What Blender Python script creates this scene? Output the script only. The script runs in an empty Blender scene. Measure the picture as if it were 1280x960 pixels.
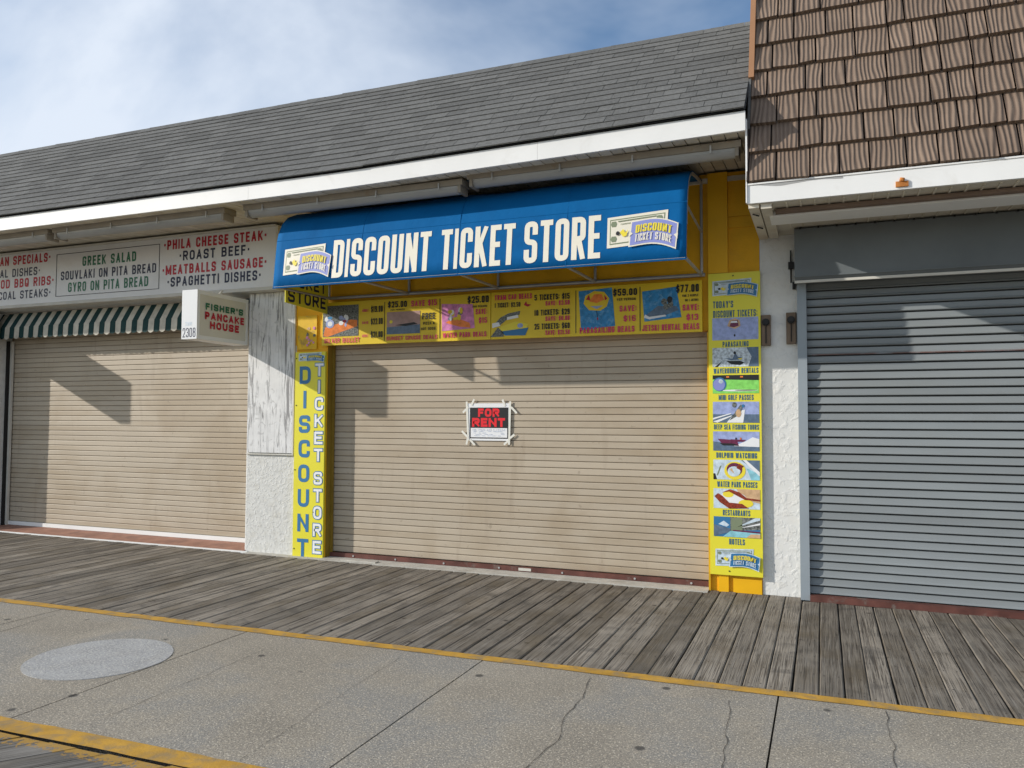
import bpy, math, random
from mathutils import Vector, Matrix, noise
random.seed(7)
C = bpy.context.scene.collection
sc = bpy.context.scene

# ------------------------------------------------------------------ camera
FOC, YAW, PIT, ROL = 976.88, 0.379295, 0.0448514, 0.00398374
CY, CH = -7.5966, 1.6
def cam_axes():
    cy, sy = math.cos(YAW), math.sin(YAW)
    f = Vector((-sy*math.cos(PIT), cy*math.cos(PIT), math.sin(PIT)))
    r = Vector((cy, sy, 0)); u = r.cross(f)
    return r*math.cos(ROL)+u*math.sin(ROL), u*math.cos(ROL)-r*math.sin(ROL), f
RR, UU, FF = cam_axes()
cd = bpy.data.cameras.new('camera'); cd.sensor_width = 36; cd.lens = FOC/1280*36; cd.clip_end = 2000
co = bpy.data.objects.new('camera', cd); C.objects.link(co)
M = Matrix((RR, UU, -FF)).transposed().to_4x4(); M.translation = (0, CY, CH)
co.matrix_world = M; sc.camera = co

# ------------------------------------------------------------------ light
SUN = Vector((1.87, 1.0, -0.875)).normalized()       # direction the light travels
sl = bpy.data.lights.new('sun', 'SUN'); sl.energy = 4.2; sl.angle = math.radians(0.6); sl.color = (1, .94, .86)
so = bpy.data.objects.new('sun', sl); C.objects.link(so)
so.rotation_euler = SUN.to_track_quat('-Z', 'Y').to_euler()
sc.view_settings.view_transform = 'Standard'; sc.view_settings.look = 'None'
sc.view_settings.exposure = 0.0; sc.view_settings.gamma = 1
w = bpy.data.worlds.new('World'); sc.world = w; w.use_nodes = True
nt = w.node_tree; nt.nodes.clear(); N = nt.nodes.new; L = nt.links.new
out = N('ShaderNodeOutputWorld'); bg = N('ShaderNodeBackground'); bg2 = N('ShaderNodeBackground'); mx = N('ShaderNodeMixShader')
sky = N('ShaderNodeTexSky'); sky.sky_type = 'NISHITA'; sky.sun_disc = False
sky.sun_elevation = math.asin(-SUN.z); sky.sun_rotation = math.atan2(-SUN.x, -SUN.y) % (2*math.pi)
sky.air_density = 1.0; sky.dust_density = 0.25; sky.ozone_density = 2.2
hs = N('ShaderNodeHueSaturation'); hs.inputs['Saturation'].default_value = 1.06; L(sky.outputs[0], hs.inputs['Color']); L(hs.outputs[0], bg.inputs[0]); bg.inputs[1].default_value = 0.15
bg2.inputs[0].default_value = (.80, .88, 1.0, 1); bg2.inputs[1].default_value = 0.98
tc = N('ShaderNodeTexCoord'); mp = N('ShaderNodeMapping'); mp.inputs['Location'].default_value = (4.7, 6.6, 6.7); mp.inputs['Scale'].default_value = (1, 1, 1.6)
nz = N('ShaderNodeTexNoise'); nz.inputs['Scale'].default_value = 1.1; nz.inputs['Detail'].default_value = 7; nz.inputs['Roughness'].default_value = .52; nz.inputs['Distortion'].default_value = .35
rp = N('ShaderNodeValToRGB'); rp.color_ramp.elements[0].position = .37; rp.color_ramp.elements[1].position = .54
rp.color_ramp.elements[0].color = (.03, .03, .03, 1); rp.color_ramp.elements[1].color = (.97, .97, .97, 1)
L(tc.outputs['Generated'], mp.inputs[0]); L(mp.outputs[0], nz.inputs['Vector']); L(nz.outputs['Fac'], rp.inputs[0])
L(rp.outputs[0], mx.inputs[0]); L(bg.outputs[0], mx.inputs[1]); L(bg2.outputs[0], mx.inputs[2]); L(mx.outputs[0], out.inputs[0])

# ------------------------------------------------------------------ helpers
def ray(x, y): return RR*((x-640)/FOC)-UU*((y-480)/FOC)+FF
def W(x, y, Y=0):                                   # photo point -> (X, Z) on the upright plane at Y
    d = ray(x, y); t = (Y-CY)/d.y; return (d.x*t, CH+d.z*t)
def G(x, y, Z=0):
    d = ray(x, y); t = (Z-CH)/d.z; return (d.x*t, CY+d.y*t)

class MB:
    def __init__(s): s.v = []; s.f = []; s.m = []
    def quad(s, pts, mi=0):
        b = len(s.v); s.v += [tuple(p) for p in pts]; s.f.append(tuple(range(b, b+len(pts)))); s.m.append(mi)
    def box(s, x0, x1, y0, y1, z0, z1, mi=0):
        b = len(s.v)
        s.v += [(x, y, z) for x in (x0, x1) for y in (y0, y1) for z in (z0, z1)]
        for f in ((0,1,3,2),(4,6,7,5),(0,4,5,1),(2,3,7,6),(0,2,6,4),(1,5,7,3)):
            s.f.append(tuple(b+i for i in f)); s.m.append(mi)
    def bbox(s, x0, x1, y0, y1, z0, z1, c=.006, mi=0):   # box with chamfered long vertical/front edges
        P = [(x0, y1), (x1, y1), (x1, y0+c), (x1-c, y0), (x0+c, y0), (x0, y0+c)]
        s.prismz(P, z0, z1, mi)
    def prismz(s, P, z0, z1, mi=0):                  # polygon in XY
        b = len(s.v); n = len(P)
        s.v += [(x, y, z0) for x, y in P]+[(x, y, z1) for x, y in P]
        s.f.append(tuple(b+n-1-i for i in range(n))); s.m.append(mi)
        s.f.append(tuple(b+n+i for i in range(n))); s.m.append(mi)
        for i in range(n):
            j = (i+1) % n; s.f.append((b+i, b+j, b+n+j, b+n+i)); s.m.append(mi)
    def prismx(s, P, x0, x1, mi=0):                  # polygon in YZ
        b = len(s.v); n = len(P)
        s.v += [(x0, y, z) for y, z in P]+[(x1, y, z) for y, z in P]
        s.f.append(tuple(b+n-1-i for i in range(n))); s.m.append(mi)
        s.f.append(tuple(b+n+i for i in range(n))); s.m.append(mi)
        for i in range(n):
            j = (i+1) % n; s.f.append((b+i, b+j, b+n+j, b+n+i)); s.m.append(mi)
    def prismy(s, P, y0, y1, mi=0):                  # polygon in XZ
        b = len(s.v); n = len(P)
        s.v += [(x, y0, z) for x, z in P]+[(x, y1, z) for x, z in P]
        s.f.append(tuple(b+i for i in range(n))); s.m.append(mi)
        s.f.append(tuple(b+n+n-1-i for i in range(n))); s.m.append(mi)
        for i in range(n):
            j = (i+1) % n; s.f.append((b+i, b+n+i, b+n+j, b+j)); s.m.append(mi)
    def poly(s, P, y, mi=0): s.quad([(x, y, z) for x, z in P], mi)
    def tube(s, pts, r, n=8, mi=0):
        pts = [Vector(p) for p in pts]; rings = []
        for i, p in enumerate(pts):
            t = (pts[min(i+1, len(pts)-1)]-pts[max(i-1, 0)]).normalized()
            a = t.cross(Vector((0, 0, 1)))
            if a.length < .05: a = t.cross(Vector((1, 0, 0)))
            a.normalize(); c = t.cross(a); b0 = len(s.v)
            s.v += [tuple(p+(a*math.cos(2*math.pi*k/n)+c*math.sin(2*math.pi*k/n))*r) for k in range(n)]
            rings.append(b0)
        for A, B in zip(rings, rings[1:]):
            for k in range(n):
                s.f.append((A+k, A+(k+1) % n, B+(k+1) % n, B+k)); s.m.append(mi)
        s.f.append(tuple(rings[0]+n-1-k for k in range(n))); s.m.append(mi)
        s.f.append(tuple(rings[-1]+k for k in range(n))); s.m.append(mi)
    def mesh(s, name, mats):
        me = bpy.data.meshes.new(name); me.from_pydata(s.v, [], s.f)
        for m in (mats if isinstance(mats, (list, tuple)) else [mats]): me.materials.append(m)
        me.polygons.foreach_set('material_index', s.m); me.update(); return me
    def build(s, name, mats, parent=None, smooth=False):
        me = s.mesh(name, mats)
        if smooth: me.polygons.foreach_set('use_smooth', [True]*len(me.polygons))
        o = bpy.data.objects.new(name, me); C.objects.link(o); o.parent = parent; return o
def put(name, me, parent, loc=(0,0,0), rot=(0,0,0)):
    o = bpy.data.objects.new(name, me); C.objects.link(o); o.parent = parent; o.location = loc; o.rotation_euler = rot; return o
def tag(o, label=None, cat=None, group=None, kind=None):
    for k, v in (('label', label), ('category', cat), ('group', group), ('kind', kind)):
        if v: o[k] = v
    return o
def thing(name, label, cat, loc=(0,0,0), group=None):
    o = bpy.data.objects.new(name, None); C.objects.link(o); o.empty_display_size = .1; return tag(o, label, cat, group)

# ------------------------------------------------------------------ materials
def mat(name, col, rough=.7, var=.12, vs=3.0, bump=0, bs=60.0, stretch=(1,1,1), rnd=0, spec=.3, metal=0, dirt=None, dscale=2.0, dlo=.52, dhi=.75, speck=None, gen=None):
    m = bpy.data.materials.new(name); m.use_nodes = True; t = m.node_tree; n = t.nodes.new; l = t.links.new
    p = t.nodes['Principled BSDF']; p.inputs['Roughness'].default_value = rough; p.inputs['Metallic'].default_value = metal
    p.inputs['Specular IOR Level'].default_value = spec
    tc = n('ShaderNodeTexCoord'); mp = n('ShaderNodeMapping'); mp.inputs['Scale'].default_value = stretch
    l(tc.outputs['Object'], mp.inputs[0]); vec = mp.outputs[0]
    if rnd:                                          # every piece gets its own piece of grain
        oi = n('ShaderNodeObjectInfo'); ad = n('ShaderNodeVectorMath'); ad.operation = 'ADD'
        ml = n('ShaderNodeMath'); ml.operation = 'MULTIPLY'; ml.inputs[1].default_value = 57
        l(oi.outputs['Random'], ml.inputs[0]); l(vec, ad.inputs[0]); l(ml.outputs[0], ad.inputs[1]); vec = ad.outputs[0]
    def ns(scale, det=5, ro=.55, dist=0):
        z = n('ShaderNodeTexNoise'); z.inputs['Scale'].default_value = scale; z.inputs['Detail'].default_value = det
        z.inputs['Roughness'].default_value = ro; z.inputs['Distortion'].default_value = dist; l(vec, z.inputs['Vector']); return z.outputs['Fac']
    hsv = n('ShaderNodeHueSaturation'); hsv.inputs['Color'].default_value = (*col, 1)
    mr = n('ShaderNodeMapRange'); mr.inputs['From Min'].default_value = .3; mr.inputs['From Max'].default_value = .7
    mr.inputs['To Min'].default_value = 1-var; mr.inputs['To Max'].default_value = 1+var
    l(ns(vs), mr.inputs[0]); v = mr.outputs[0]
    if rnd:
        m2 = n('ShaderNodeMapRange'); m2.inputs['To Min'].default_value = 1-rnd; m2.inputs['To Max'].default_value = 1+rnd
        l(oi.outputs['Random'], m2.inputs[0]); mm = n('ShaderNodeMath'); mm.operation = 'MULTIPLY'
        l(v, mm.inputs[0]); l(m2.outputs[0], mm.inputs[1]); v = mm.outputs[0]
    l(v, hsv.inputs['Value']); c = hsv.outputs[0]
    def over(c, fac, c2):
        mxn = n('ShaderNodeMix'); mxn.data_type = 'RGBA'; l(fac, mxn.inputs[0]); l(c, mxn.inputs[6])
        mxn.inputs[7].default_value = (*c2, 1); return mxn.outputs[2]
    def ramp(f, a, b, hi=1.0):
        r = n('ShaderNodeMapRange'); r.inputs['From Min'].default_value = a; r.inputs['From Max'].default_value = b
        r.inputs['To Max'].default_value = hi; l(f, r.inputs[0]); return r.outputs[0]
    if dirt: c = over(c, ramp(ns(dscale, 6, .6, .4), dlo, dhi, .8), dirt)
    if speck:
        for sc_, a, b, c2, hi in speck: c = over(c, ramp(ns(sc_, 2, .5), a, b, hi), c2)
    if gen: c = gen(m, t, n, l, p, vec, c, ns, over, ramp)
    l(c, p.inputs['Base Color'])
    if bump:
        bp = n('ShaderNodeBump'); bp.inputs['Strength'].default_value = 1; bp.inputs['Distance'].default_value = bump
        l(ns(bs, 4, .6), bp.inputs['Height']); l(bp.outputs[0], p.inputs['Normal'])
    return m

def wood_gen(axis_dark, amt=.85):
    def g(m, t, n, l, p, vec, c, ns, over, ramp):
        # fine long cracks along the grain and open knots
        s2 = n('ShaderNodeMapping'); s2.inputs['Scale'].default_value = (1.0, .022, 1.0); l(vec, s2.inputs[0])
        z = n('ShaderNodeTexNoise'); z.inputs['Scale'].default_value = 95; z.inputs['Detail'].default_value = 5; z.inputs['Roughness'].default_value = .6; z.inputs['Distortion'].default_value = .5; l(s2.outputs[0], z.inputs['Vector'])
        c = over(c, ramp(z.outputs['Fac'], .51, .66, amt*.85), axis_dark)
        z3 = n('ShaderNodeTexNoise'); z3.inputs['Scale'].default_value = 38; z3.inputs['Detail'].default_value = 4; z3.inputs['Distortion'].default_value = 1.2; l(s2.outputs[0], z3.inputs['Vector'])
        c = over(c, ramp(z3.outputs['Fac'], .56, .72, .8), (axis_dark[0]*.8, axis_dark[1]*.78, axis_dark[2]*.75))
        z5 = n('ShaderNodeTexNoise'); z5.inputs['Scale'].default_value = 60; z5.inputs['Detail'].default_value = 3; l(s2.outputs[0], z5.inputs['Vector'])
        c = over(c, ramp(z5.outputs['Fac'], .55, .75, .55), (.30, .28, .245))
        vo = n('ShaderNodeTexVoronoi'); vo.inputs['Scale'].default_value = 3.2; l(vec, vo.inputs['Vector'])
        c = over(c, ramp(vo.outputs['Distance'], .085, .03, .8), (.03, .024, .02))
        s3 = n('ShaderNodeMapping'); s3.inputs['Scale'].default_value = (1.0, .012, 1.0); l(vec, s3.inputs[0])
        z6 = n('ShaderNodeTexNoise'); z6.inputs['Scale'].default_value = 210; z6.inputs['Detail'].default_value = 2; z6.inputs['Distortion'].default_value = .2; l(s3.outputs[0], z6.inputs['Vector'])
        z7 = n('ShaderNodeTexNoise'); z7.inputs['Scale'].default_value = 2.4; l(vec, z7.inputs['Vector'])
        m7 = n('ShaderNodeMath'); m7.operation = 'MULTIPLY'; l(ramp(z6.outputs['Fac'], .54, .60), m7.inputs[0]); l(ramp(z7.outputs['Fac'], .42, .56), m7.inputs[1])
        m8 = n('ShaderNodeMath'); m8.operation = 'MULTIPLY'; l(m7.outputs[0], m8.inputs[0]); m8.inputs[1].default_value = .7
        c = over(c, m8.outputs[0], (.035, .03, .025))
        z8 = n('ShaderNodeTexNoise'); z8.inputs['Scale'].default_value = 2.9; z8.inputs['Detail'].default_value = 3; z8.inputs['Distortion'].default_value = .8; l(vec, z8.inputs['Vector'])
        c = over(c, ramp(z8.outputs['Fac'], .58, .72, .5), (.07, .066, .06))
        # patches of dirt
        z4 = n('ShaderNodeTexNoise'); z4.inputs['Scale'].default_value = 1.6; z4.inputs['Detail'].default_value = 4; l(vec, z4.inputs['Vector'])
        c = over(c, ramp(z4.outputs['Fac'], .50, .72, .6), (.125, .098, .062))
        bp = n('ShaderNodeBump'); bp.inputs['Distance'].default_value = .004; bp.inputs['Strength'].default_value = .9
        ad = n('ShaderNodeMath'); ad.operation = 'ADD'; l(z.outputs['Fac'], ad.inputs[0]); l(z3.outputs['Fac'], ad.inputs[1])
        bp.invert = True; l(ad.outputs[0], bp.inputs['Height']); l(bp.outputs[0], p.inputs['Normal']); return c
    return g
plank_m = mat('weathered_plank', (.235, .208, .172), .85, .22, 2.2, rnd=.30, spec=.15, gen=wood_gen((.075, .062, .05)))
def near_gen(m, t, n, l, p, vec, c, ns, over, ramp):
    c = wood_gen((.07, .06, .05))(m, t, n, l, p, vec, c, ns, over, ramp)
    # over-painted plank ends, thinning out away from the stripe
    tc = n('ShaderNodeTexCoord'); ge = n('ShaderNodeNewGeometry'); sx = n('ShaderNodeSeparateXYZ'); l(ge.outputs['Position'], sx.inputs[0])
    a = ramp(sx.outputs['Y'], -5.02, -4.80); s = ns(30, 5, .75)
    mu = n('ShaderNodeMath'); mu.operation = 'MULTIPLY'; l(a, mu.inputs[0]); l(s, mu.inputs[1])
    return over(c, ramp(mu.outputs[0], .375, .43, .8), (.42, .24, .04))
near_m = mat('near_plank_paint', (.17, .16, .145), .85, .2, 3, rnd=.2, spec=.15, gen=near_gen)
def concrete_gen(m, t, n, l, p, vec, c, ns, over, ramp):
    bp = n('ShaderNodeBump'); bp.inputs['Distance'].default_value = .003; bp.inputs['Strength'].default_value = .8
    l(ns(120, 3, .7), bp.inputs['Height']); l(bp.outputs[0], p.inputs['Normal'])
    vo = n('ShaderNodeTexVoronoi'); vo.inputs['Scale'].default_value = 2.3; l(vec, vo.inputs['Vector'])
    c = over(c, ramp(vo.outputs['Distance'], .075, .045, .85), (.06, .057, .053))
    vo = n('ShaderNodeTexVoronoi'); vo.inputs['Scale'].default_value = 5.1; l(vec, vo.inputs['Vector'])
    return over(c, ramp(vo.outputs['Distance'], .05, .03, .6), (.10, .095, .09))
SP = [(95, .56, .66, (.60, .54, .43), .8), (125, .56, .66, (.10, .095, .085), .8), (48, .56, .7, (.42, .36, .27), .5)]
concrete_m = mat('exposed_aggregate', (.285, .255, .208), .9, .18, 1.1, dirt=(.232, .226, .21), dscale=1.1, dlo=.46, dhi=.60, speck=SP, spec=.2, gen=concrete_gen)
patch_m = mat('patched_concrete', (.345, .345, .34), .9, .12, 5, dirt=(.31, .30, .28), dscale=4, speck=[(70, .54, .66, (.58, .56, .50), .8), (95, .55, .68, (.15, .15, .15), .7)], spec=.2, bump=.002, bs=120)
yellow_line_m = mat('yellow_stripe_paint', (.47, .265, .045), .85, .2, 6, dirt=(.25, .19, .11), dscale=9, dlo=.47, dhi=.66, spec=.2, bump=.002, bs=80)
crack_m = mat('crack_dark', (.06, .055, .05), .95, .2)
dark_m = mat('dark_gap', (.02, .019, .018), .95, .1)
sand_m = mat('sand', (.36, .32, .25), .95, .15, .3)
def smudge_gen(m, t, n, l, p, vec, c, ns, over, ramp):
    ge = n('ShaderNodeNewGeometry')                   # grime runs across the slats
    def wn(sc_, st, det=5, dist=.6):
        q = n('ShaderNodeMapping'); q.inputs['Scale'].default_value = st; l(ge.outputs['Position'], q.inputs[0])
        z = n('ShaderNodeTexNoise'); z.inputs['Scale'].default_value = sc_; z.inputs['Detail'].default_value = det; z.inputs['Distortion'].default_value = dist; l(q.outputs[0], z.inputs['Vector']); return z.outputs['Fac']
    c = over(c, ramp(wn(1.1, (1, 1, 1)), .50, .68, .55), (.335, .262, .175))
    c = over(c, ramp(wn(9, (1, 1, .10)), .60, .74, .28), (.27, .21, .15))
    c = over(c, ramp(wn(16, (1, 1, 1), 3), .68, .72, .45), (.24, .19, .14)); return c
beige_m = mat('beige_slat_paint', (.45, .385, .295), .55, .06, 1.4, stretch=(.5, 1, 2), dirt=(.34, .27, .185), dscale=.7, dlo=.48, dhi=.72, spec=.35, rnd=.025, gen=smudge_gen)
beige_back = mat('slat_joint_shade', (.17, .14, .11), .8, .1)
grey_m = mat('grey_slat_paint', (.222, .243, .250), .45, .10, 1.6, stretch=(.5, 1, 1.5), dirt=(.20, .21, .205), dscale=1.1, dlo=.5, dhi=.8, spec=.4, rnd=.05)
greyrust_m = mat('rusty_grey_slat', (.16, .09, .08), .7, .35, 9, rnd=.05, dirt=(.22, .25, .27), dscale=4, dlo=.5, dhi=.6)
hood_m = mat('grey_hood_paint', (.125, .14, .145), .5, .12, 2, dirt=(.10, .09, .085), dscale=22, dlo=.70, dhi=.74, spec=.35)
post_m = mat('grey_post_paint', (.27, .31, .34), .5, .08, 2)
oxide_m = mat('red_oxide_steel', (.115, .045, .035), .7, .35, 7, dirt=(.17, .15, .13), dscale=5, dlo=.6, dhi=.7)
terra_m = mat('terracotta_tile', (.32, .17, .12), .75, .2, 6, dirt=(.18, .11, .09), dscale=4)
white_m = mat('white_trim', (.78, .78, .76), .45, .04, 2, dirt=(.62, .60, .55), dscale=3, dlo=.6, dhi=.85)
sof_m = mat('soffit_vinyl', (.62, .58, .49), .6, .08, 3, dirt=(.42, .36, .26), dscale=2.2, dlo=.5, dhi=.75, rnd=.07)
def stucco_gen(sc1, dist):
    def g(m, t, n, l, p, vec, c, ns, over, ramp):
        bp = n('ShaderNodeBump'); bp.inputs['Distance'].default_value = dist; bp.inputs['Strength'].default_value = 1
        z = ns(sc1, 5, .55, .5); l(ramp(z, .48, .66), bp.inputs['Height']); l(bp.outputs[0], p.inputs['Normal'])
        return over(c, ramp(ns(75, 2, .5), .735, .76), (.12, .11, .10))
    return g
stucco_m = mat('white_stucco', (.69, .69, .665), .8, .06, 5, dirt=(.66, .64, .59), dscale=5, dlo=.5, dhi=.75, gen=stucco_gen(14, .0032))
stucco2_m = mat('rough_cream_stucco', (.63, .63, .60), .85, .07, 12, dirt=(.53, .515, .46), dscale=8, dlo=.5, dhi=.8, gen=stucco_gen(26, .0032))
ywall_m = mat('golden_wall_paint', (.76, .39, .008), .6, .10, 4, dirt=(.55, .33, .03), dscale=3, dlo=.6, dhi=.85, bump=.003, bs=40)
yboard_m = mat('golden_board_paint', (.80, .43, .008), .5, .06, 3)
def ply_gen(m, t, n, l, p, vec, c, ns, over, ramp):
    s2 = n('ShaderNodeMapping'); s2.inputs['Scale'].default_value = (1, 1, .085); l(vec, s2.inputs[0])
    z = n('ShaderNodeTexNoise'); z.inputs['Scale'].default_value = 24; z.inputs['Detail'].default_value = 8; z.inputs['Roughness'].default_value = .68; z.inputs['Distortion'].default_value = 1.1; l(s2.outputs[0], z.inputs['Vector'])
    c = over(c, ramp(z.outputs['Fac'], .515, .60, .85), (.20, .195, .195))
    z2 = n('ShaderNodeTexNoise'); z2.inputs['Scale'].default_value = 6; z2.inputs['Detail'].default_value = 9; z2.inputs['Distortion'].default_value = 2.5; l(vec, z2.inputs['Vector'])
    return over(c, ramp(z2.outputs['Fac'], .60, .70, .55), (.33, .325, .32))
ply_m = mat('peeling_plywood', (.70, .70, .69), .75, .08, 6, gen=ply_gen, bump=.002, bs=60)
shing_m = mat('asphalt_shingle', (.122, .122, .117), .95, .20, 30, rnd=.16, spec=.15, speck=[(240, .55, .7, (.22, .22, .215), .6)], bump=.002, bs=260)
ridge_m = mat('roof_underlay', (.05, .05, .05), .95, .1)
def tile_gen(m, t, n, l, p, vec, c, ns, over, ramp):
    wv = n('ShaderNodeTexWave'); wv.wave_type = 'BANDS'; wv.bands_direction = 'X'; wv.inputs['Scale'].default_value = 9
    wv.inputs['Distortion'].default_value = 9.0; wv.inputs['Detail'].default_value = 1.6; wv.inputs['Detail Scale'].default_value = .6
    s2 = n('ShaderNodeMapping'); s2.inputs['Scale'].default_value = (1, .28, .28); l(vec, s2.inputs[0]); l(s2.outputs[0], wv.inputs['Vector'])
    c = over(c, ramp(wv.outputs['Fac'], .40, .06, .50), (.085, .056, .042))
    bp = n('ShaderNodeBump'); bp.inputs['Distance'].default_value = .008; l(wv.outputs['Fac'], bp.inputs['Height']); l(bp.outputs[0], p.inputs['Normal']); return c
tile_m = mat('brown_shake_tile', (.205, .150, .112), .75, .14, 4, rnd=.14, gen=tile_gen, spec=.2)
tileb_m = mat('brown_roof_backing', (.035, .025, .022), .9, .1)
brownboard_m = mat('brown_rake_paint', (.33, .17, .085), .6, .08, 3)
darkwood_m = mat('brown_rail', (.17, .12, .09), .8, .2, 5)
fix_m = mat('fixture_housing', (.27, .24, .195), .6, .12, 5, dirt=(.22, .15, .09), dscale=7, dlo=.6, dhi=.75)
lens_m = mat('fixture_cover', (.33, .335, .33), .35, .08, 3, spec=.5)
metal_m = mat('galvanised_tube', (.42, .42, .41), .45, .12, 9, metal=.35)
rust_m = mat('rust', (.42, .16, .04), .9, .4, 12)
black_m = mat('black_metal', (.02, .02, .02), .6, .2)
oldwood_m = mat('old_wood_block', (.17, .125, .09), .85, .3, 14, stretch=(1, 1, .2), bump=.002, bs=60)
blue_m = mat('blue_canvas', (.002, .110, .315), .75, .05, 2.5, spec=.10, bump=.010, bs=4, dirt=(.003, .080, .24), dscale=2.0)
def flat(name, col, rough=.45, spec=.35): return mat(name, col, rough, .025, 5, spec=spec)
def pflat(name, col): return mat(name, col, .4, .2, 22, dirt=tuple(min(1, c*1.3+.03) for c in col), dscale=20, dlo=.45, dhi=.75)
cream_m = flat('cream_lettering', (.76, .72, .60)); signy_m = mat('yellow_sign_plastic', (.74, .67, .045), .4, .03, 3, spec=.35)
gold_m = mat('gold_sign_plastic', (.74, .53, .02), .4, .05, 3, spec=.35)
tblue_m = flat('print_blue', (.035, .17, .36)); pwhite_m = flat('print_white', (.78, .79, .80)); lav_m = flat('print_lavender', (.24, .27, .58))
yel_m = flat('print_yellow', (.80, .66, .05)); ink_m = flat('print_black', (.018, .018, .02)); mag_m = flat('print_magenta', (.62, .045, .12)); orange_m = pflat('print_orange', (.74, .20, .03))
red_m = flat('print_red', (.42, .012, .03)); green_m = flat('print_green', (.02, .14, .075)); navy_m = flat('print_navy', (.02, .025, .06))
sky_m = pflat('print_sky', (.30, .36, .60)); sea_m = pflat('print_sea', (.10, .15, .22)); lawn_m = pflat('print_lawn', (.22, .62, .12)); foam_m = mat('print_foam', (.50, .56, .60), .4, .5, 40)
ppblue_m = mat('print_bright_blue', (.03, .22, .48), .4, .25, 26, dirt=(.20, .42, .62), dscale=22, dlo=.52, dhi=.72); skin_m = pflat('print_tan', (.55, .36, .20)); meat_m = mat('print_brown_food', (.24, .04, .02), .4, .5, 60)
pink_m = mat('print_pink', (.62, .22, .45), .4, .4, 14); dusk_m = mat('print_dusk', (.42, .27, .24), .4, .2, 10); billg_m = flat('print_bill_green', (.20, .24, .15)); cloth_m = mat('print_crowd', (.14, .15, .14), .4, .9, 60)
pale_m = pflat('print_pale', (.52, .62, .70)); maroon_m = pflat('print_maroon', (.13, .02, .06)); teal_m = pflat('print_pool', (.24, .52, .60))
band_m = mat('menu_sign_panel', (.66, .66, .66), .4, .04, 1.5, dirt=(.52, .51, .48), dscale=2, dlo=.55, dhi=.8)
trim_m = mat('aluminium_trim', (.58, .56, .50), .45, .10, 4); boxw_m = mat('white_sign_plastic', (.72, .73, .73), .35, .03, 2); boxs_m = mat('box_sign_face', (.60, .585, .52), .4, .05, 2)
awg_m = mat('green_stripe_canvas', (.012, .045, .045), .8, .15, 10); aww_m = mat('cream_stripe_canvas', (.55, .52, .44), .8, .12, 10, dirt=(.36, .33, .27), dscale=8)
tape_m = flat('masking_tape', (.74, .73, .66), .6)
caulk_m = mat('pale_cement', (.47, .45, .40), .9, .12, 9, dirt=(.30, .27, .22), dscale=5, bump=.003, bs=60)

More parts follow.
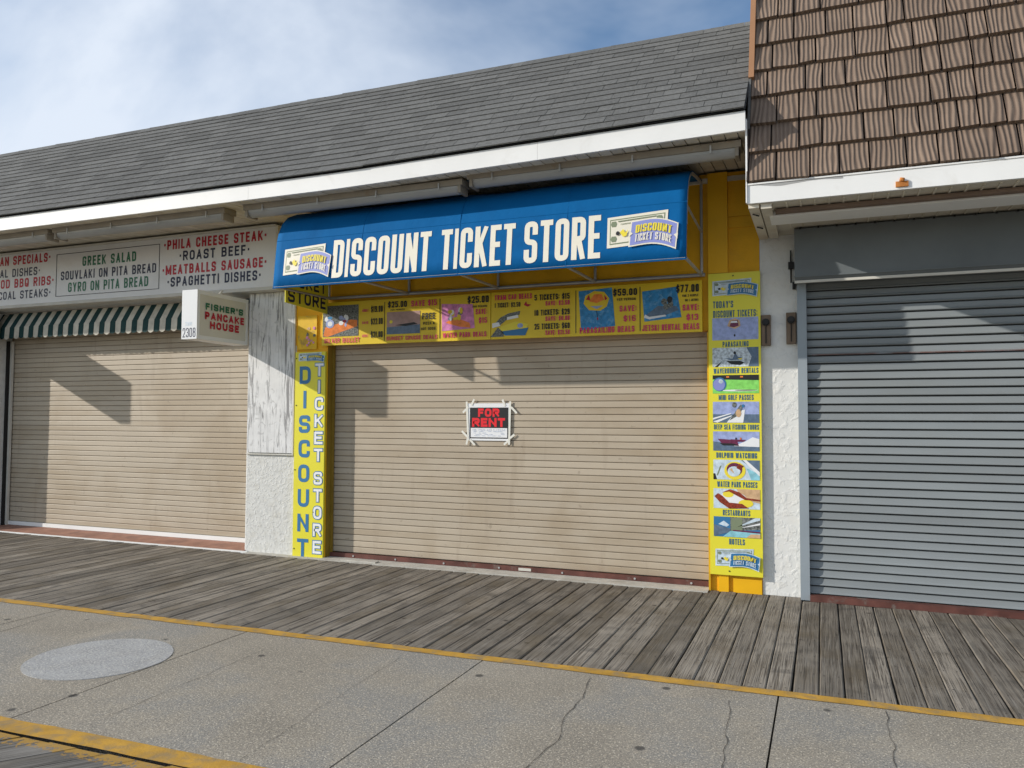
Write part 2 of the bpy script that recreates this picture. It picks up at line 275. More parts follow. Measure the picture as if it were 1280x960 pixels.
# ------------------------------------------------------------------ stroke lettering (flat print)
def G_(*strokes, w=1.0): return (w, strokes)
r = 1
GL = {
'A': G_(([(0,0),(.5,1)],0), ([(.5,1),(1,0)],0), ([(.18,.28),(.82,.28)],0), w=1.08),
'B': G_(([(0,0),(0,1),(.95,1,r),(.95,.53,r),(0,.53)],0), ([(0,.53),(1,.53,r),(1,0,r),(0,0)],0)),
'C': G_(([(1,.66),(1,1,r),(0,1,r),(0,0,r),(1,0,r),(1,.34)],0)), 'D': G_(([(0,0),(0,1),(1,1,r),(1,0,r)],1)),
'E': G_(([(1,1),(0,1),(0,0),(1,0)],0), ([(0,.52),(.85,.52)],0), w=.86), 'F': G_(([(1,1),(0,1),(0,0)],0), ([(0,.5),(.85,.5)],0), w=.84),
'G': G_(([(1,.68),(1,1,r),(0,1,r),(0,0,r),(1,0,r),(1,.46),(.55,.46)],0)), 'H': G_(([(0,0),(0,1)],0), ([(1,0),(1,1)],0), ([(0,.52),(1,.52)],0)),
'I': G_(([(.5,0),(.5,1)],0), w=.3), 'J': G_(([(1,1),(1,0,r),(0,0,r),(0,.3)],0)), 'K': G_(([(0,0),(0,1)],0), ([(1,1),(0,.36)],0), ([(.34,.58),(1,0)],0), w=1.04),
'L': G_(([(0,1),(0,0),(1,0)],0), w=.82), 'M': G_(([(0,0),(0,1)],0), ([(0,1),(.5,.15)],0), ([(.5,.15),(1,1)],0), ([(1,1),(1,0)],0), w=1.35),
'N': G_(([(0,0),(0,1)],0), ([(0,1),(1,0)],0), ([(1,0),(1,1)],0), w=1.04), 'O': G_(([(0,0,r),(0,1,r),(1,1,r),(1,0,r)],1)),
'P': G_(([(0,0),(0,1),(1,1,r),(1,.44,r),(0,.44)],0), w=.96), 'Q': G_(([(0,0,r),(0,1,r),(1,1,r),(1,0,r)],1), ([(.55,.28),(1,-.05)],0)),
'R': G_(([(0,0),(0,1),(1,1,r),(1,.48,r),(0,.48)],0), ([(.5,.48),(1,0)],0)), 'S': G_(([(1,.7),(1,1,r),(0,1,r),(0,.51,r),(1,.49,r),(1,0,r),(0,0,r),(0,.3)],0)),
'T': G_(([(0,1),(1,1)],0), ([(.5,1),(.5,0)],0), w=.92), 'U': G_(([(0,1),(0,0,r),(1,0,r),(1,1)],0)), 'V': G_(([(0,1),(.5,0)],0), ([(.5,0),(1,1)],0), w=1.05),
'W': G_(([(0,1),(.25,0)],0), ([(.25,0),(.5,.9)],0), ([(.5,.9),(.75,0)],0), ([(.75,0),(1,1)],0), w=1.5), 'X': G_(([(0,0),(1,1)],0), ([(0,1),(1,0)],0)),
'Y': G_(([(0,1),(.5,.42)],0), ([(1,1),(.5,.42)],0), ([(.5,.5),(.5,0)],0), w=1.04), 'Z': G_(([(0,1),(1,1),(0,0),(1,0)],0)),
'0': G_(([(0,0,r),(0,1,r),(1,1,r),(1,0,r)],1), w=.95), '1': G_(([(.6,0),(.6,1)],0), ([(.6,1),(0,.78)],0), w=.55), '2': G_(([(0,.7),(0,1,r),(1,1,r),(1,.52,r),(0,0)],0), ([(0,0),(1,0)],0)),
'3': G_(([(0,.75),(0,1,r),(1,1,r),(1,.52,r),(.35,.52)],0), ([(.35,.52),(1,.52,r),(1,0,r),(0,0,r),(0,.26)],0)), '4': G_(([(.75,0),(.75,1)],0), ([(.75,1),(0,.28)],0), ([(0,.26),(1,.26)],0)),
'5': G_(([(1,1),(0,1),(0,.56),(1,.6,r),(1,0,r),(0,0,r),(0,.26)],0)), '6': G_(([(1,.78),(1,1,r),(0,1,r),(0,0,r),(1,0,r),(1,.55,r),(0,.55)],0)), '7': G_(([(0,1),(1,1)],0), ([(1,1),(.3,0)],0)),
'8': G_(([(0,0,r),(0,.53,r),(1,.53,r),(1,0,r)],1), ([(.06,.53,r),(.06,1,r),(.94,1,r),(.94,.53,r)],1)), '9': G_(([(0,.22),(0,0,r),(1,0,r),(1,1,r),(0,1,r),(0,.45,r),(1,.45)],0)),
'$': G_(([(1,.72),(1,.9,r),(0,.9,r),(0,.51,r),(1,.49,r),(1,.1,r),(0,.1,r),(0,.28)],0), ([(.5,-.1),(.5,1.1)],0)), ':': G_(([(.5,.2),(.5,.24)],0), ([(.5,.7),(.5,.74)],0), w=.3), '.': G_(([(.5,0),(.5,.03)],0), w=.3),
"'": G_(([(.5,.8),(.5,1)],0), w=.3), '-': G_(([(0,.5),(1,.5)],0), w=.6), '*': G_(([(.5,.5),(.5,.56)],0), w=.42), '&': G_(([(1,0),(.1,.8),(.4,1,r),(.8,.8,r),(0,.3,r),(.3,0,r),(1,.4)],0)), ' ': G_(w=.55)}
def round_path(P, closed, rad):
    out = []; n = len(P)
    for i, p in enumerate(P):
        q = Vector(p[:2])
        if len(p) > 2:
            a = Vector(P[i-1][:2]); b = Vector(P[(i+1) % n][:2]); da = a-q; db = b-q
            k = min(rad, da.length*.49, db.length*.49)
            if k < 1e-6: out.append(q); continue
            s, e = q+da.normalized()*k, q+db.normalized()*k
            for j in range(5):
                u = j/4; out.append(s*(1-u)**2+q*2*u*(1-u)+e*u*u)
        else: out.append(q)
    return out
def stroke(mb, pts, closed, t, y, mi, mapf, clip, caps=(1, 1)):
    n = len(pts); L_, R_ = [], []
    for i, p in enumerate(pts):
        a = pts[i-1] if (i or closed) else None; b = pts[(i+1) % n] if (i < n-1 or closed) else None
        d1 = (p-a).normalized() if a is not None else None; d2 = (b-p).normalized() if b is not None else None
        if d1 is None: d1 = d2; p = p-d2*(t/2 if caps[0] else 0)
        elif d2 is None: d2 = d1; p = p+d1*(t/2 if caps[1] else 0)
        nn = Vector((-(d1+d2).y, (d1+d2).x))
        nn = nn.normalized() if nn.length > 1e-6 else Vector((-d1.y, d1.x))
        k = t/2/max(.5, nn.dot(Vector((-d1.y, d1.x))))
        L_.append(p+nn*k); R_.append(p-nn*k)
    def c(v): return (min(max(v.x, clip[0]), clip[1]), min(max(v.y, clip[2]), clip[3]))
    rng = range(n if closed else n-1)
    for i in rng:
        j = (i+1) % n; mb.quad([mapf(*c(q), y) for q in (R_[i], R_[j], L_[j], L_[i])], mi)
ident = lambda x, z, y: (x, y, z)
def text(mb, s, x0, x1, z0, z1, y, th=.16, mi=0, mapf=ident, gap=.28, grow=0, rad=.45):
    ws = [GL[ch][0] for ch in s]; tot = sum(ws)+gap*(len(s)-1); u = (x1-x0)/tot; h = z1-z0; t = min(th*h, .42*u); x = x0
    for k, (ch, wd) in enumerate(zip(s, ws)):
        gw = wd*u; cw = max(gw-t, 1e-4)
        for q, (P, cl) in enumerate(GL[ch][1]):
            pts = [(x+t/2+a[0]*cw, z0+t/2+a[1]*(h-t), *a[2:]) for a in P]
            ed = [all(c < .01 or c > .99 or c == .5 for c in e_[:2]) or len(P) == 2 for e_ in (P[0], P[-1])]
            pp = round_path(pts, cl, min(.46*(gw-t)+1e-4, t*1.6))
            ov = .0 if ch in "Q$" else 0
            yy = y-.00022*q
            stroke(mb, pp, cl, t+grow, yy, mi, mapf, (x-grow/2-(.02 if ch in '*' else 0)*h, x+gw+grow/2+(.02 if ch == '*' else 0), z0-grow/2-(.1*h if ch == '$' else 0), z1+grow/2+(.1*h if ch == '$' else 0)), ed)
        x += gw+gap*u
def ell(cx, cz, rx, rz, n=20, a=0):
    return [(cx+rx*math.cos(2*math.pi*i/n)*math.cos(a)-rz*math.sin(2*math.pi*i/n)*math.sin(a), cz+rx*math.cos(2*math.pi*i/n)*math.sin(a)+rz*math.sin(2*math.pi*i/n)*math.cos(a)) for i in range(n)]
def rect(x0, x1, z0, z1): return [(x0, z0), (x1, z0), (x1, z1), (x0, z1)]

LM = [cream_m, billg_m, yel_m, lav_m, tblue_m, ink_m]
def logo(mb, x0, x1, z0, z1, y, mapf=ident, rib=3):
    """bank note with a waving ticket over its right half"""
    W_, H_ = x1-x0, z1-z0; e = .0012; k = [0]
    def P(pts, mi):
        k[0] += 1; mb.quad([mapf(x0+a*W_, z0+b*H_, y-e*k[0]) for a, b in pts], mi)
    P([(0,.14),(.86,.22),(.88,1),(0,.92)], 0)
    P([(.04,.22),(.82,.30),(.84,.93),(.04,.86)], 1)
    P([(.055,.25),(.805,.33),(.825,.90),(.055,.83)], 0)
    for a, b in ((.10,.74),(.10,.36),(.76,.80)): P([(a-.03,b-.07),(a+.03,b-.07),(a+.045,b),(a+.03,b+.07),(a-.03,b+.07),(a-.045,b)], 1)
    P([(.16,.79),(.72,.85),(.72,.875),(.16,.815)], 1)
    P([(.20,.72),(.55,.76),(.55,.775),(.20,.735)], 1)
    P(ell(.16,.50,.028,.055,10), 5)
    P([(.19,.52),(.24,.60),(.27,.50),(.31,.58),(.29,.42),(.24,.40)], 2)
    def wav(u, v):                                    # ribbon-space -> logo space
        x = .34+u*.64; return (x+.03*v, .10+.58*v+.09*math.sin((1-u)*3.6+.2)*1-.20*(u-.5)*1.0+.02)
    def strip(u0, u1, v0, v1, mi, n=10):
        k[0] += 1
        for i in range(n):
            a, b = u0+(u1-u0)*i/n, u0+(u1-u0)*(i+1)/n
            q = [wav(a, v0), wav(b, v0), wav(b, v1), wav(a, v1)]
            mb.quad([mapf(x0+s*W_, z0+t*H_, y-e*k[0]) for s, t in q], mi)
    strip(-.03, 1.03, -.06, 1.05, 0); strip(0, 1, 0, 1, rib)
    k[0] += 2
    P([wav(-.04,.38), wav(.045,.5), wav(-.04,.64)], 0); P([wav(1.04,.38), wav(.955,.5), wav(1.04,.64)], 0)
    def tm(x, z, yy):
        s, t = wav(x, z); return mapf(x0+s*W_, z0+t*H_, y-e*(k[0]+1))
    text(mb, 'DISCOUNT', .10, .90, .50, .84, 0, .22, 2, tm, .22)
    text(mb, 'TICKET STORE', .10, .92, .12, .44, 0, .17, 0, tm, .24)

nail_m = mat('nail_head', (.05, .04, .035), .6, .3, 30, metal=.4)
# ================================================================== GROUND
def yline(x): return -2.78+.0205*(x+6.78)            # far edge of the concrete walk
g = MB(); g.quad([(-300,-300,-.35),(300,-300,-.35),(300,300,-.35),(-300,300,-.35)])
tag(g.build('ground', sand_m), kind='structure')
g = MB(); g.box(-15, 6, -2.7, .25, -.2, -.045); bw = tag(g.build('boardwalk', dark_m), kind='structure')
# planks run out from the shop fronts; five plank meshes per width are shared
def plank_mesh(wd, ln, seed):
    rr = random.Random(seed); m = MB(); n = 8; c = .007; prof = []
    for i in range(n+1):
        y = -ln*i/n; ww = rr.uniform(-.0015, .0015)
        prof.append([(-wd/2+ww, y, -.038), (-wd/2+ww, y, -c), (-wd/2+c+ww, y, 0), (0, y, rr.uniform(-.001, .001)), (wd/2-c+ww, y, 0), (wd/2+ww, y, -c), (wd/2+ww, y, -.038)])
    b = 0
    for p in prof: m.v += p
    for i in range(n):
        for k in range(6): m.f.append((i*7+k, (i+1)*7+k, (i+1)*7+k+1, i*7+k+1)); m.m.append(0)
    m.f.append(tuple(range(6, -1, -1))); m.m.append(0); m.f.append(tuple(n*7+k for k in range(7))); m.m.append(0)
    for yn in (-.12, -.53, -.94, -1.35, -1.76, -2.17, -2.50):
        for xn in (-.038, .036):
            cx, cy_ = xn+rr.uniform(-.006, .006), yn+rr.uniform(-.012, .012)
            m.quad([(cx+.0048*math.cos(a*math.pi/3), cy_+.0048*math.sin(a*math.pi/3), .0016) for a in range(6)], 1)
    return m.mesh('plank', [plank_m, nail_m])
x = -14.2; widths = [.132, .138, .142, .135]
pm = [plank_mesh(wd, 2.56, i) for i, wd in enumerate(widths)]
i = 0
while x < 4.6:
    k = i % 4; i += 1; x += widths[k]/2+random.uniform(.0012, .004) + (.006 if random.random() < .18 else 0)
    yend = yline(x)+random.uniform(.0, .025); y0 = -.135+random.uniform(-.006, .006)
    if -1.03 < x < -.2: y0 = -.006
    if x >= -.2: y0 = -.137
    if -6.46 < x < -5.33: y0 = -.112
    if x <= -6.46: y0 = -.050
    o = put('plank', pm[k], bw, (x, y0, random.uniform(-.003, .003)), (0, random.uniform(-.010, .010), random.uniform(-.0012, .0012)))
    o.scale = (1, (y0-yend)/2.56, 1)
    x += widths[k]/2+random.uniform(.0012, .004)
# concrete walk, one slab per bay
cw = MB(); cw.box(-15.5, 6.5, -4.84, -2.62, -.25, -.062); cwo = tag(cw.build('concrete_walk', dark_m), kind='structure')
jx = [-15.4, -13.5, -11.6, -9.72, -7.82, -5.93, -4.04, -2.125, -.265, 1.6, 3.48, 5.4]
for a, b in zip(jx, jx[1:]):
    m = MB(); a2, b2 = a+.005, b-.005; c = .004
    for z0, z1, e in ((-.06, -.006, 0), (-.006, -.0015, 0)): pass
    P = [(a2, yline(a2)-.012), (a2, yline(a2)-2.0), (b2, yline(b2)-2.0), (b2, yline(b2)-.012)]
    m.prismz(P, -.06, -.0015); m.build('slab', concrete_m, cwo)
def stripe(y0, y1, x0, x1, name, z=.0025):
    m = MB(); n = 160; top = []; bot = []
    for k in range(n+1):
        X = x0+(x1-x0)*k/n
        top.append((X, yline(X)+y0+random.uniform(-.006, .006)+.008*noise.noise(Vector((X*3, 1, 0))))); bot.append((X, yline(X)+y1+random.uniform(-.004, .004)+.008*noise.noise(Vector((X*2, 7, 0)))))
    for k in range(n):
        A = len(m.v); q = [bot[k], bot[k+1], top[k+1], top[k]]
        m.quad([(p[0], p[1], z) for p in q])
        m.quad([(top[k][0], top[k][1], z), (top[k+1][0], top[k+1][1], z), (top[k+1][0], top[k+1][1]+.002, -.03), (top[k][0], top[k][1]+.002, -.03)])
    return m.build(name, yellow_line_m, cwo)
stripe(.004, -.095, -15, 6, 'yellow_stripe'); stripe(-1.93, -2.055, -15, 6, 'yellow_stripe')
m = MB(); m.prismz([(-4.50+(.45+.012*noise.noise(Vector((math.cos(t*math.pi/36)*2, math.sin(t*math.pi/36)*2, 3))))*math.cos(t*math.pi/36), -3.70+.45*math.sin(t*math.pi/36)) for t in range(72)], -.02, .0015); m.build('round_patch', patch_m, cwo)
def crack(pix, wd, name='crack'):
    m = MB(); pts = [Vector((*G(*p), 0)) for p in pix]; fine = []
    for a, b in zip(pts, pts[1:]):
        n = max(2, int((b-a).length/.05))
        for k in range(n):
            u = k/n; p = a.lerp(b, u); d = (b-a).normalized(); q = Vector((-d.y, d.x, 0)); fine.append((p+q*noise.noise(p*9)*.018, q))
    fine.append((pts[-1], fine[-1][1]))
    for (p, q), (p2, q2) in zip(fine, fine[1:]):
        w1 = wd*random.uniform(.5, 1.3); m.quad([(p-q*w1)[:2]+(.0012,), (p+q*w1)[:2]+(.0012,), (p2+q2*w1)[:2]+(.0012,), (p2-q2*w1)[:2]+(.0012,)])
    m.build(name, crack_m, cwo)
crack([(737, 847), (728, 872), (704, 898), (698, 925), (655, 962)], .0021)
crack([(915, 876), (909, 915), (902, 962)], .0018)
crack([(1108, 889), (1116, 930), (1122, 965)], .0017)
crack([(330, 812), (270, 838), (190, 872), (140, 893)], .0013)
crack([(500, 822), (420, 872), (300, 950)], .0010)
crack([(200, 760), (90, 795), (0, 825)], .0010)
crack([(70, 768), (0, 790)], .0022)
# boards on the seaward side of the walk, laid on the diagonal
nb = MB(); nb.box(-15, 6, -9.5, -4.90, -.2, -.045); nbo = tag(nb.build('seaward_boardwalk', dark_m), kind='structure')
ang = math.radians(51); dx, dy = math.cos(ang), math.sin(ang); step = .145/dy
X = -8.5
while X < 3.2:
    yt = yline(X)-2.062; yb = -8.2; hw = step/2-.0045/dy; e = random.uniform(-.02, 0)
    m = MB(); P = [(X-hw+dx/dy*(yb-yt), yb), (X+hw+dx/dy*(yb-yt), yb), (X+hw+e*dx/dy, yt+e), (X-hw+e*dx/dy, yt+e)]
    # local frame with the grain along Y
    ox, oy = X, yt; a = ang-math.pi/2
    Q = [((px-ox)*math.cos(-a)-(py-oy)*math.sin(-a), (px-ox)*math.sin(-a)+(py-oy)*math.cos(-a)) for px, py in P]
    m.prismz(Q, -.04, random.uniform(-.004, .002)); put('plank', m.mesh('plank', near_m), nbo, (ox, oy, 0), (0, 0, a)); X += step

# ================================================================== LEFT SHOP BUILDING
shop = thing('shop_building', 'long low shop building with grey shingled roof and beige roller shutters', 'building')
def boxpart(name, mt, par, *b): m = MB(); m.box(*b); return m.build(name, mt, par)
XL, XR = -14.5, -.54
m = MB()                                             # wall carcass with the two openings
m.box(XL, XR, .36, 3.0, 0, 5.0)
m.box(XL, -5.95, 0, .349, 3.104, 3.96); m.box(XL, -5.95, .35, .36, 2.7, 3.96)
m.build('wall', stucco2_m, shop)
boxpart('pillar', stucco2_m, shop, XL, -11.05, -.14, .349, 0, 3.099)
boxpart('pillar', stucco2_m, shop, -6.46, -5.951, 0, .349, 0, 3.103); boxpart('pillar', stucco2_m, shop, -5.950, -5.761, 0, .349, 0, 2.455)
boxpart('pillar', ywall_m, shop, -5.76, -5.325, .0, .349, 0, 2.455)
boxpart('pillar', ywall_m, shop, -1.018, -.541, .0, .349, 0, 2.455)
boxpart('jamb', mat('jamb_shade_brown', (.26, .17, .02), .7, .15, 5), shop, -5.3245, -5.3225, .002, .088, 0, 2.44); boxpart('upper_wall', ywall_m, shop, -5.949, -.541, .0, .349, 2.456, 3.96)  # thin jamb skin: shade on the yellow return painted in as dark brown
boxpart('board', yboard_m, shop, -1.004, -.822, -.045, -.001, 2.99, 3.955)
boxpart('board', ywall_m, shop, -.820, -.545, -.012, -.001, 3.42, 3.52)
boxpart('board', ywall_m, shop, -.820, -.545, -.010, -.001, 3.53, 3.95)
boxpart('base_board', yboard_m, shop, -.93, -.84, -.028, -.001, .0, .16)
boxpart('base_board', yboard_m, shop, -.80, -.545, -.016, -.001, .0, .13)
# bend of the sagging eave
def sag(x): return 0 if x < -4.4 else .062*((x+4.4)/3.87)
EY = -1.25
# fascia in three lengths
for a, b in ((XL, -8.62), (-8.618, -5.45), (-5.448, -2.30), (-2.298, -.548)):
    m = MB(); n = 6
    for k in range(n):
        p, q = a+(b-a)*k/n, a+(b-a)*(k+1)/n
        lo1, lo2, hi1, hi2 = 3.835+sag(p), 3.835+sag(q), 3.992+sag(p), 3.992+sag(q)
        m.quad([(p,EY,lo1),(q,EY,lo2),(q,EY,hi2),(p,EY,hi1)]); m.quad([(p,EY,hi1),(q,EY,hi2),(q,EY+.03,hi2),(p,EY+.03,hi1)])
        m.quad([(p,EY+.03,lo1),(q,EY+.03,lo2),(q,EY,lo2),(p,EY,lo1)]); m.quad([(q,EY+.03,lo2),(p,EY+.03,lo1),(p,EY+.03,hi1),(q,EY+.03,hi2)])
    m.quad([(a,EY,3.835+sag(a)),(a,EY,3.992+sag(a)),(a,EY+.03,3.992+sag(a)),(a,EY+.03,3.835+sag(a))]); m.quad([(b,EY,3.835+sag(b)),(b,EY+.03,3.835+sag(b)),(b,EY+.03,3.992+sag(b)),(b,EY,3.992+sag(b))])
    m.build('fascia', white_m, shop)
m = MB(); m.quad([(XL,EY+.03,3.965),(-.548,EY+.03,4.02),(-.548,.1,4.06),(XL,.1,4.02)]); sof = m.build('soffit', ridge_m, shop)
x = -13.0
while x < -.60:                                      # ribbed vinyl soffit panels
    w_ = .105; m = MB(); s0 = sag(x)
    x1 = min(x+w_-.008, -.552)
    A = (EY+.031, 3.842+s0); B = (-.002, 3.925+s0)
    m.v += [(0,A[0],A[1]),(0,B[0],B[1]),(x1-x,B[0],B[1]),(x1-x,A[0],A[1])]+[(0,A[0],A[1]+.02),(0,B[0],B[1]+.02),(x1-x,B[0],B[1]+.02),(x1-x,A[0],A[1]+.02)]
    for f in ((0,1,2,3),(4,7,6,5),(0,3,7,4),(1,5,6,2),(0,4,5,1),(3,2,6,7)): m.f.append(f); m.m.append(0)
    put('soffit_panel', m.mesh('soffit_panel', sof_m), sof, (x, 0, random.uniform(-.002, .002))); x += w_
boxpart('soffit_trim', sof_m, shop, -12.5, -.56, -.03, -.002, 3.87, 3.915)
# roof
RY, RZ = .45, 5.60                                   # ridge
ez = 4.000
def roofz(x, y): t = (y-EY+.03)/(RY-EY+.03); return ez+sag(x)*(1-t)+(RZ-ez)*t
m = MB(); m.quad([(XL,EY-.02,ez-.004),(-4.4,EY-.02,ez-.004),(-4.4,RY,RZ-.012),(XL,RY,RZ-.012)]); m.quad([(-4.4,EY-.02,ez-.004),(-.545,EY-.02,ez+.058),(-.545,RY,RZ-.012),(-4.4,RY,RZ-.012)])
m.quad([(XL,RY,RZ-.012),(-.545,RY,RZ-.012),(-.545,2.4,4.2),(XL,2.4,4.2)]); roof = m.build('roof', ridge_m, shop)
slen = math.hypot(RY-EY+.03, RZ-ez); pit = math.atan2(RZ-ez, RY-EY+.03); nc = 17; exp = slen/nc
def shmesh(ln):
    m = MB(); t = .008
    # local: X along the course, Y up the slope, Z out of the slope
    m.v += [(0,0,t+.007),(ln,0,t+.007),(ln,exp*1.25,.002),(0,exp*1.25,.002),(0,0,.003),(ln,0,.003)]
    for f in ((0,1,2,3),(4,5,1,0),(4,0,3),(5,2,1)): m.f.append(f); m.m.append(0)
    return m.mesh('shingle', shing_m)
lens = [.14, .2, .26, .33, .42, .55]; shm = {l_: shmesh(l_-.004) for l_ in lens}; allsh = []
for c_ in range(nc):
    x = -.548-random.choice(lens)*0
    while x > XL+.3:
        l_ = random.choice(lens); 
        x -= l_; s = c_*exp; yy = EY-.03+s*math.cos(pit); zz = ez+s*math.sin(pit)
        allsh.append((x, yy, zz, l_, c_))
allsh.sort(key=lambda q: -q[0]-.15*(nc-q[4])/nc)
rest = MB()
for k, (x, yy, zz, l_, c_) in enumerate(allsh):
    sx = sag(x+l_/2)*(1-c_/nc); tilt = -.016*(1-c_/nc) if x > -4.4 else 0
    if k < 299: put('shingle', shm[l_], roof, (x, yy, zz+sx+random.uniform(0, .002)), (pit, tilt, 0))
    else:
        me = shm[l_]; b = len(rest.v); R_ = Matrix.Rotation(pit, 3, 'X'); dz = random.uniform(0, .003)
        rest.v += [tuple(R_ @ v.co+Vector((x, yy, zz+sx+dz))) for v in me.vertices]
        for p in me.polygons: rest.f.append(tuple(b+i for i in p.vertices)); rest.m.append(0)
def rest_gen(m, t, n, l, p, vec, c, ns, over, ramp):
    ge = n('ShaderNodeNewGeometry'); hs = n('ShaderNodeHueSaturation'); mr = n('ShaderNodeMapRange'); mr.inputs['To Min'].default_value = .82; mr.inputs['To Max'].default_value = 1.18
    l(ge.outputs['Random Per Island'], mr.inputs[0]); l(mr.outputs[0], hs.inputs['Value']); l(c, hs.inputs['Color']); return hs.outputs[0]
shing2_m = mat('asphalt_shingle_far', (.122, .122, .117), .95, .22, 30, spec=.15, speck=[(240, .55, .7, (.22, .22, .215), .6)], bump=.002, bs=260, gen=rest_gen)
tag(rest.build('shingle', shing2_m, roof), kind='stuff')
x = XL
while x < -.9:                                       # ridge caps
    m = MB(); d = .006*((int(x*10)) % 2); m.prismx([(RY-.12, RZ-.115+d), (RY, RZ+.012+d), (RY+.12, RZ-.10+d), (RY, RZ-.002)], 0, .27)
    put('ridge_cap', m.mesh('ridge_cap', shing_m), roof, (x, 0, random.uniform(-.003, .004)), (0, .02, 0)); x += .262

# roller shutters of the left building
def shutter(name, x0, x1, Y, z0, z1, pitch, mt, parent, kind, label):
    back = MB(); back.box(x0, x1, Y+(.009 if kind == 'flat' else .012), Y+.03, z0, z1); sh = back.build(name, beige_back if kind == 'flat' else dark_m, parent); sh['label'] = label
    m = MB(); h = pitch
    if kind == 'flat': prof = [(.009, 0), (.0015, .0045), (0, .009), (0, h-.010), (.002, h-.0050), (.009, h-.0040)]
    else: prof = [(.012, 0), (-.010, .001), (-.018, .006), (-.004, .022), (-.001, h*.55), (.002, h-.013), (.012, h-.008)]
    m.prismx(prof, 0, x1-x0); me = m.mesh('slat', mt); z = z0; k = 0
    me2 = m.mesh('slat', greyrust_m) if kind != 'flat' else me
    while z+h <= z1+.02:
        rusty = kind != 'flat' and abs(z-2.15) < h/2
        o = put('slat', me, sh, (x0, Y+random.uniform(-.0006, .0006), z), (random.uniform(-.006, .006), 0, 0)); z += h
        if rusty: mm = MB(); mm.box(x0+.04, x1, Y-.017, Y-.0125, z-h-.001, z-h+.010); mm.build('rust_strip', greyrust_m, sh)
    return sh
s1 = shutter('roller_shutter', -11.04, -6.47, .30, .105, 3.02, .0690, beige_m, shop, 'flat', 'beige roller shutter under the green striped awning')
boxpart('bottom_bar', white_m, s1, -11.03, -6.472, .278, .299, .052, .105)
boxpart('guide_rail', trim_m, s1, -6.522, -6.473, .25, .285, .045, 2.70)
boxpart('guide_rail', dark_m, s1, -11.049, -11.005, .22, .28, .045, 2.70)
boxpart('guide_rail', trim_m, s1, -11.0045, -10.97, .25, .285, .045, 2.70)
boxpart('edge_strip', white_m, shop, -6.480, -6.4615, .012, .14, .02, 3.0)
m = MB(); m.prismx([(-.03, -.05), (-.03, .016), (.28, .050), (.349, .050), (.349, -.05)], -11.049, -6.461); m.build('door_sill', terra_m, shop)
m = MB(); m.box(-11.045, -6.40, -.046, -.031, -.05, .014); m.build('sill_edge', white_m, shop)
s2 = shutter('roller_shutter', -5.323, -1.020, .13, .062, 2.60, .0690, beige_m, shop, 'flat', 'beige roller shutter with the for rent sign on it')
boxpart('bottom_bar', oxide_m, s2, -5.322, -1.021, .085, .128, .012, .058)
for xx in (-5.0, -4.45, -3.85, -3.2, -2.5, -1.75, -1.2):
    m = MB(); m.tube([(xx, .088, .034), (xx, .078, .034)], .011, 8); m.build('bolt', metal_m, s2)
boxpart('lock_plate', trim_m, s2, -2.98, -2.84, .080, .0849, .022, .050)
boxpart('guide_rail', bpy.data.materials['jamb_shade_brown'], s2, -5.324, -5.300, .09, .118, .0, 2.60)  # rail takes the jamb's painted-in shade colour
m = MB(); m.box(-6.40, -5.33, -.11, -.001, -.05, .006); m.box(-5.3285, -1.02, -.128, .348, -.05, .010); m.box(-5.05, -4.6, -.10, -.02, .010, .022)
m.build('cement_edge', caulk_m, shop)

# ================================================================== RIGHT BUILDING
rb = thing('corner_shop_building', 'shop building with brown shake mansard roof and grey roller shutter', 'building')
X0 = -.538; X9 = 4.2
m = MB(); m.box(X0, X9, .10, 3.2, 0, 6.6); m.box(X0, X9, 0, .0999, 2.86, 3.4); m.build('wall', stucco_m, rb)
boxpart('pillar', stucco_m, rb, X0, -.212, 0, .0999, 0, 2.86)
boxpart('shutter_post', post_m, rb, -.2105, -.132, -.095, .02, .0, 2.86)
s3 = shutter('roller_shutter', -.131, 4.1, -.035, .055, 2.86, .0735, grey_m, rb, 'curved', 'grey corrugated roller shutter on the right')
boxpart('bottom_bar', oxide_m, s3, -.131, 4.1, -.135, -.055, .0, .052)
m = MB(); m.prismx([(-.02, 2.835), (-.28, 2.835), (-.30, 2.86), (-.30, 3.29), (-.27, 3.305), (-.02, 3.305)], -.222, 4.1); hd = m.build('shutter_hood', hood_m, rb)
boxpart('hood_lip', trim_m, hd, -.224, 4.1, -.285, -.262, 2.812, 2.834)
boxpart('hood_lip', hood_m, hd, -.224, 4.1, -.310, -.301, 2.86, 2.874)
for k in range(28): boxpart('bolt', black_m, hd, -.18+k*.15, -.165+k*.15, -.31, -.301, 3.285, 3.300)
m = MB(); m.tube([(-.262,-.03,3.16), (-.262,-.03,2.86)], .008, 6); m.box(-.285,-.235,-.05,-.001,2.99,3.05); m.box(-.25,-.224,-.06,-.002,2.80,2.86); m.build('wall_bracket', black_m, rb)
# eave of the mansard
FZ0, FZ1 = 3.312, 3.470; FY = -1.22
m = MB(); m.box(X0-.002, X9, FY, FY+.03, FZ0, FZ1); m.box(X0-.002, X9, FY-.008, FY-.0005, FZ1-.012, FZ1); m.build('fascia', white_m, rb)
m = MB(); m.box(X0-.012, X0-.003, FY-.012, FY+.03, FZ0+.005, FZ1+.015); m.box(X0-.014, X0-.001, FY+.01, FY+.045, FZ1+.016, 4.0); m.build('corner_trim', white_m, rb)
m = MB(); m.prismx([(FY+.031, FZ0), (-.001, FZ0-.0), (-.001, FZ0+.012), (FY+.031, FZ0+.012)], X0, X9); so_ = m.build('soffit', sof_m, rb)
for k in range(44):
    xx = -.36+k*.104; m = MB(); m.box(0, .012, FY+.05, -.31, -.010, -.0005); put('soffit_rib', m.mesh('soffit_rib', sof_m), so_, (xx, 0, FZ0))
m = MB(); xs = [-.50+.02*k for k in range(34)]
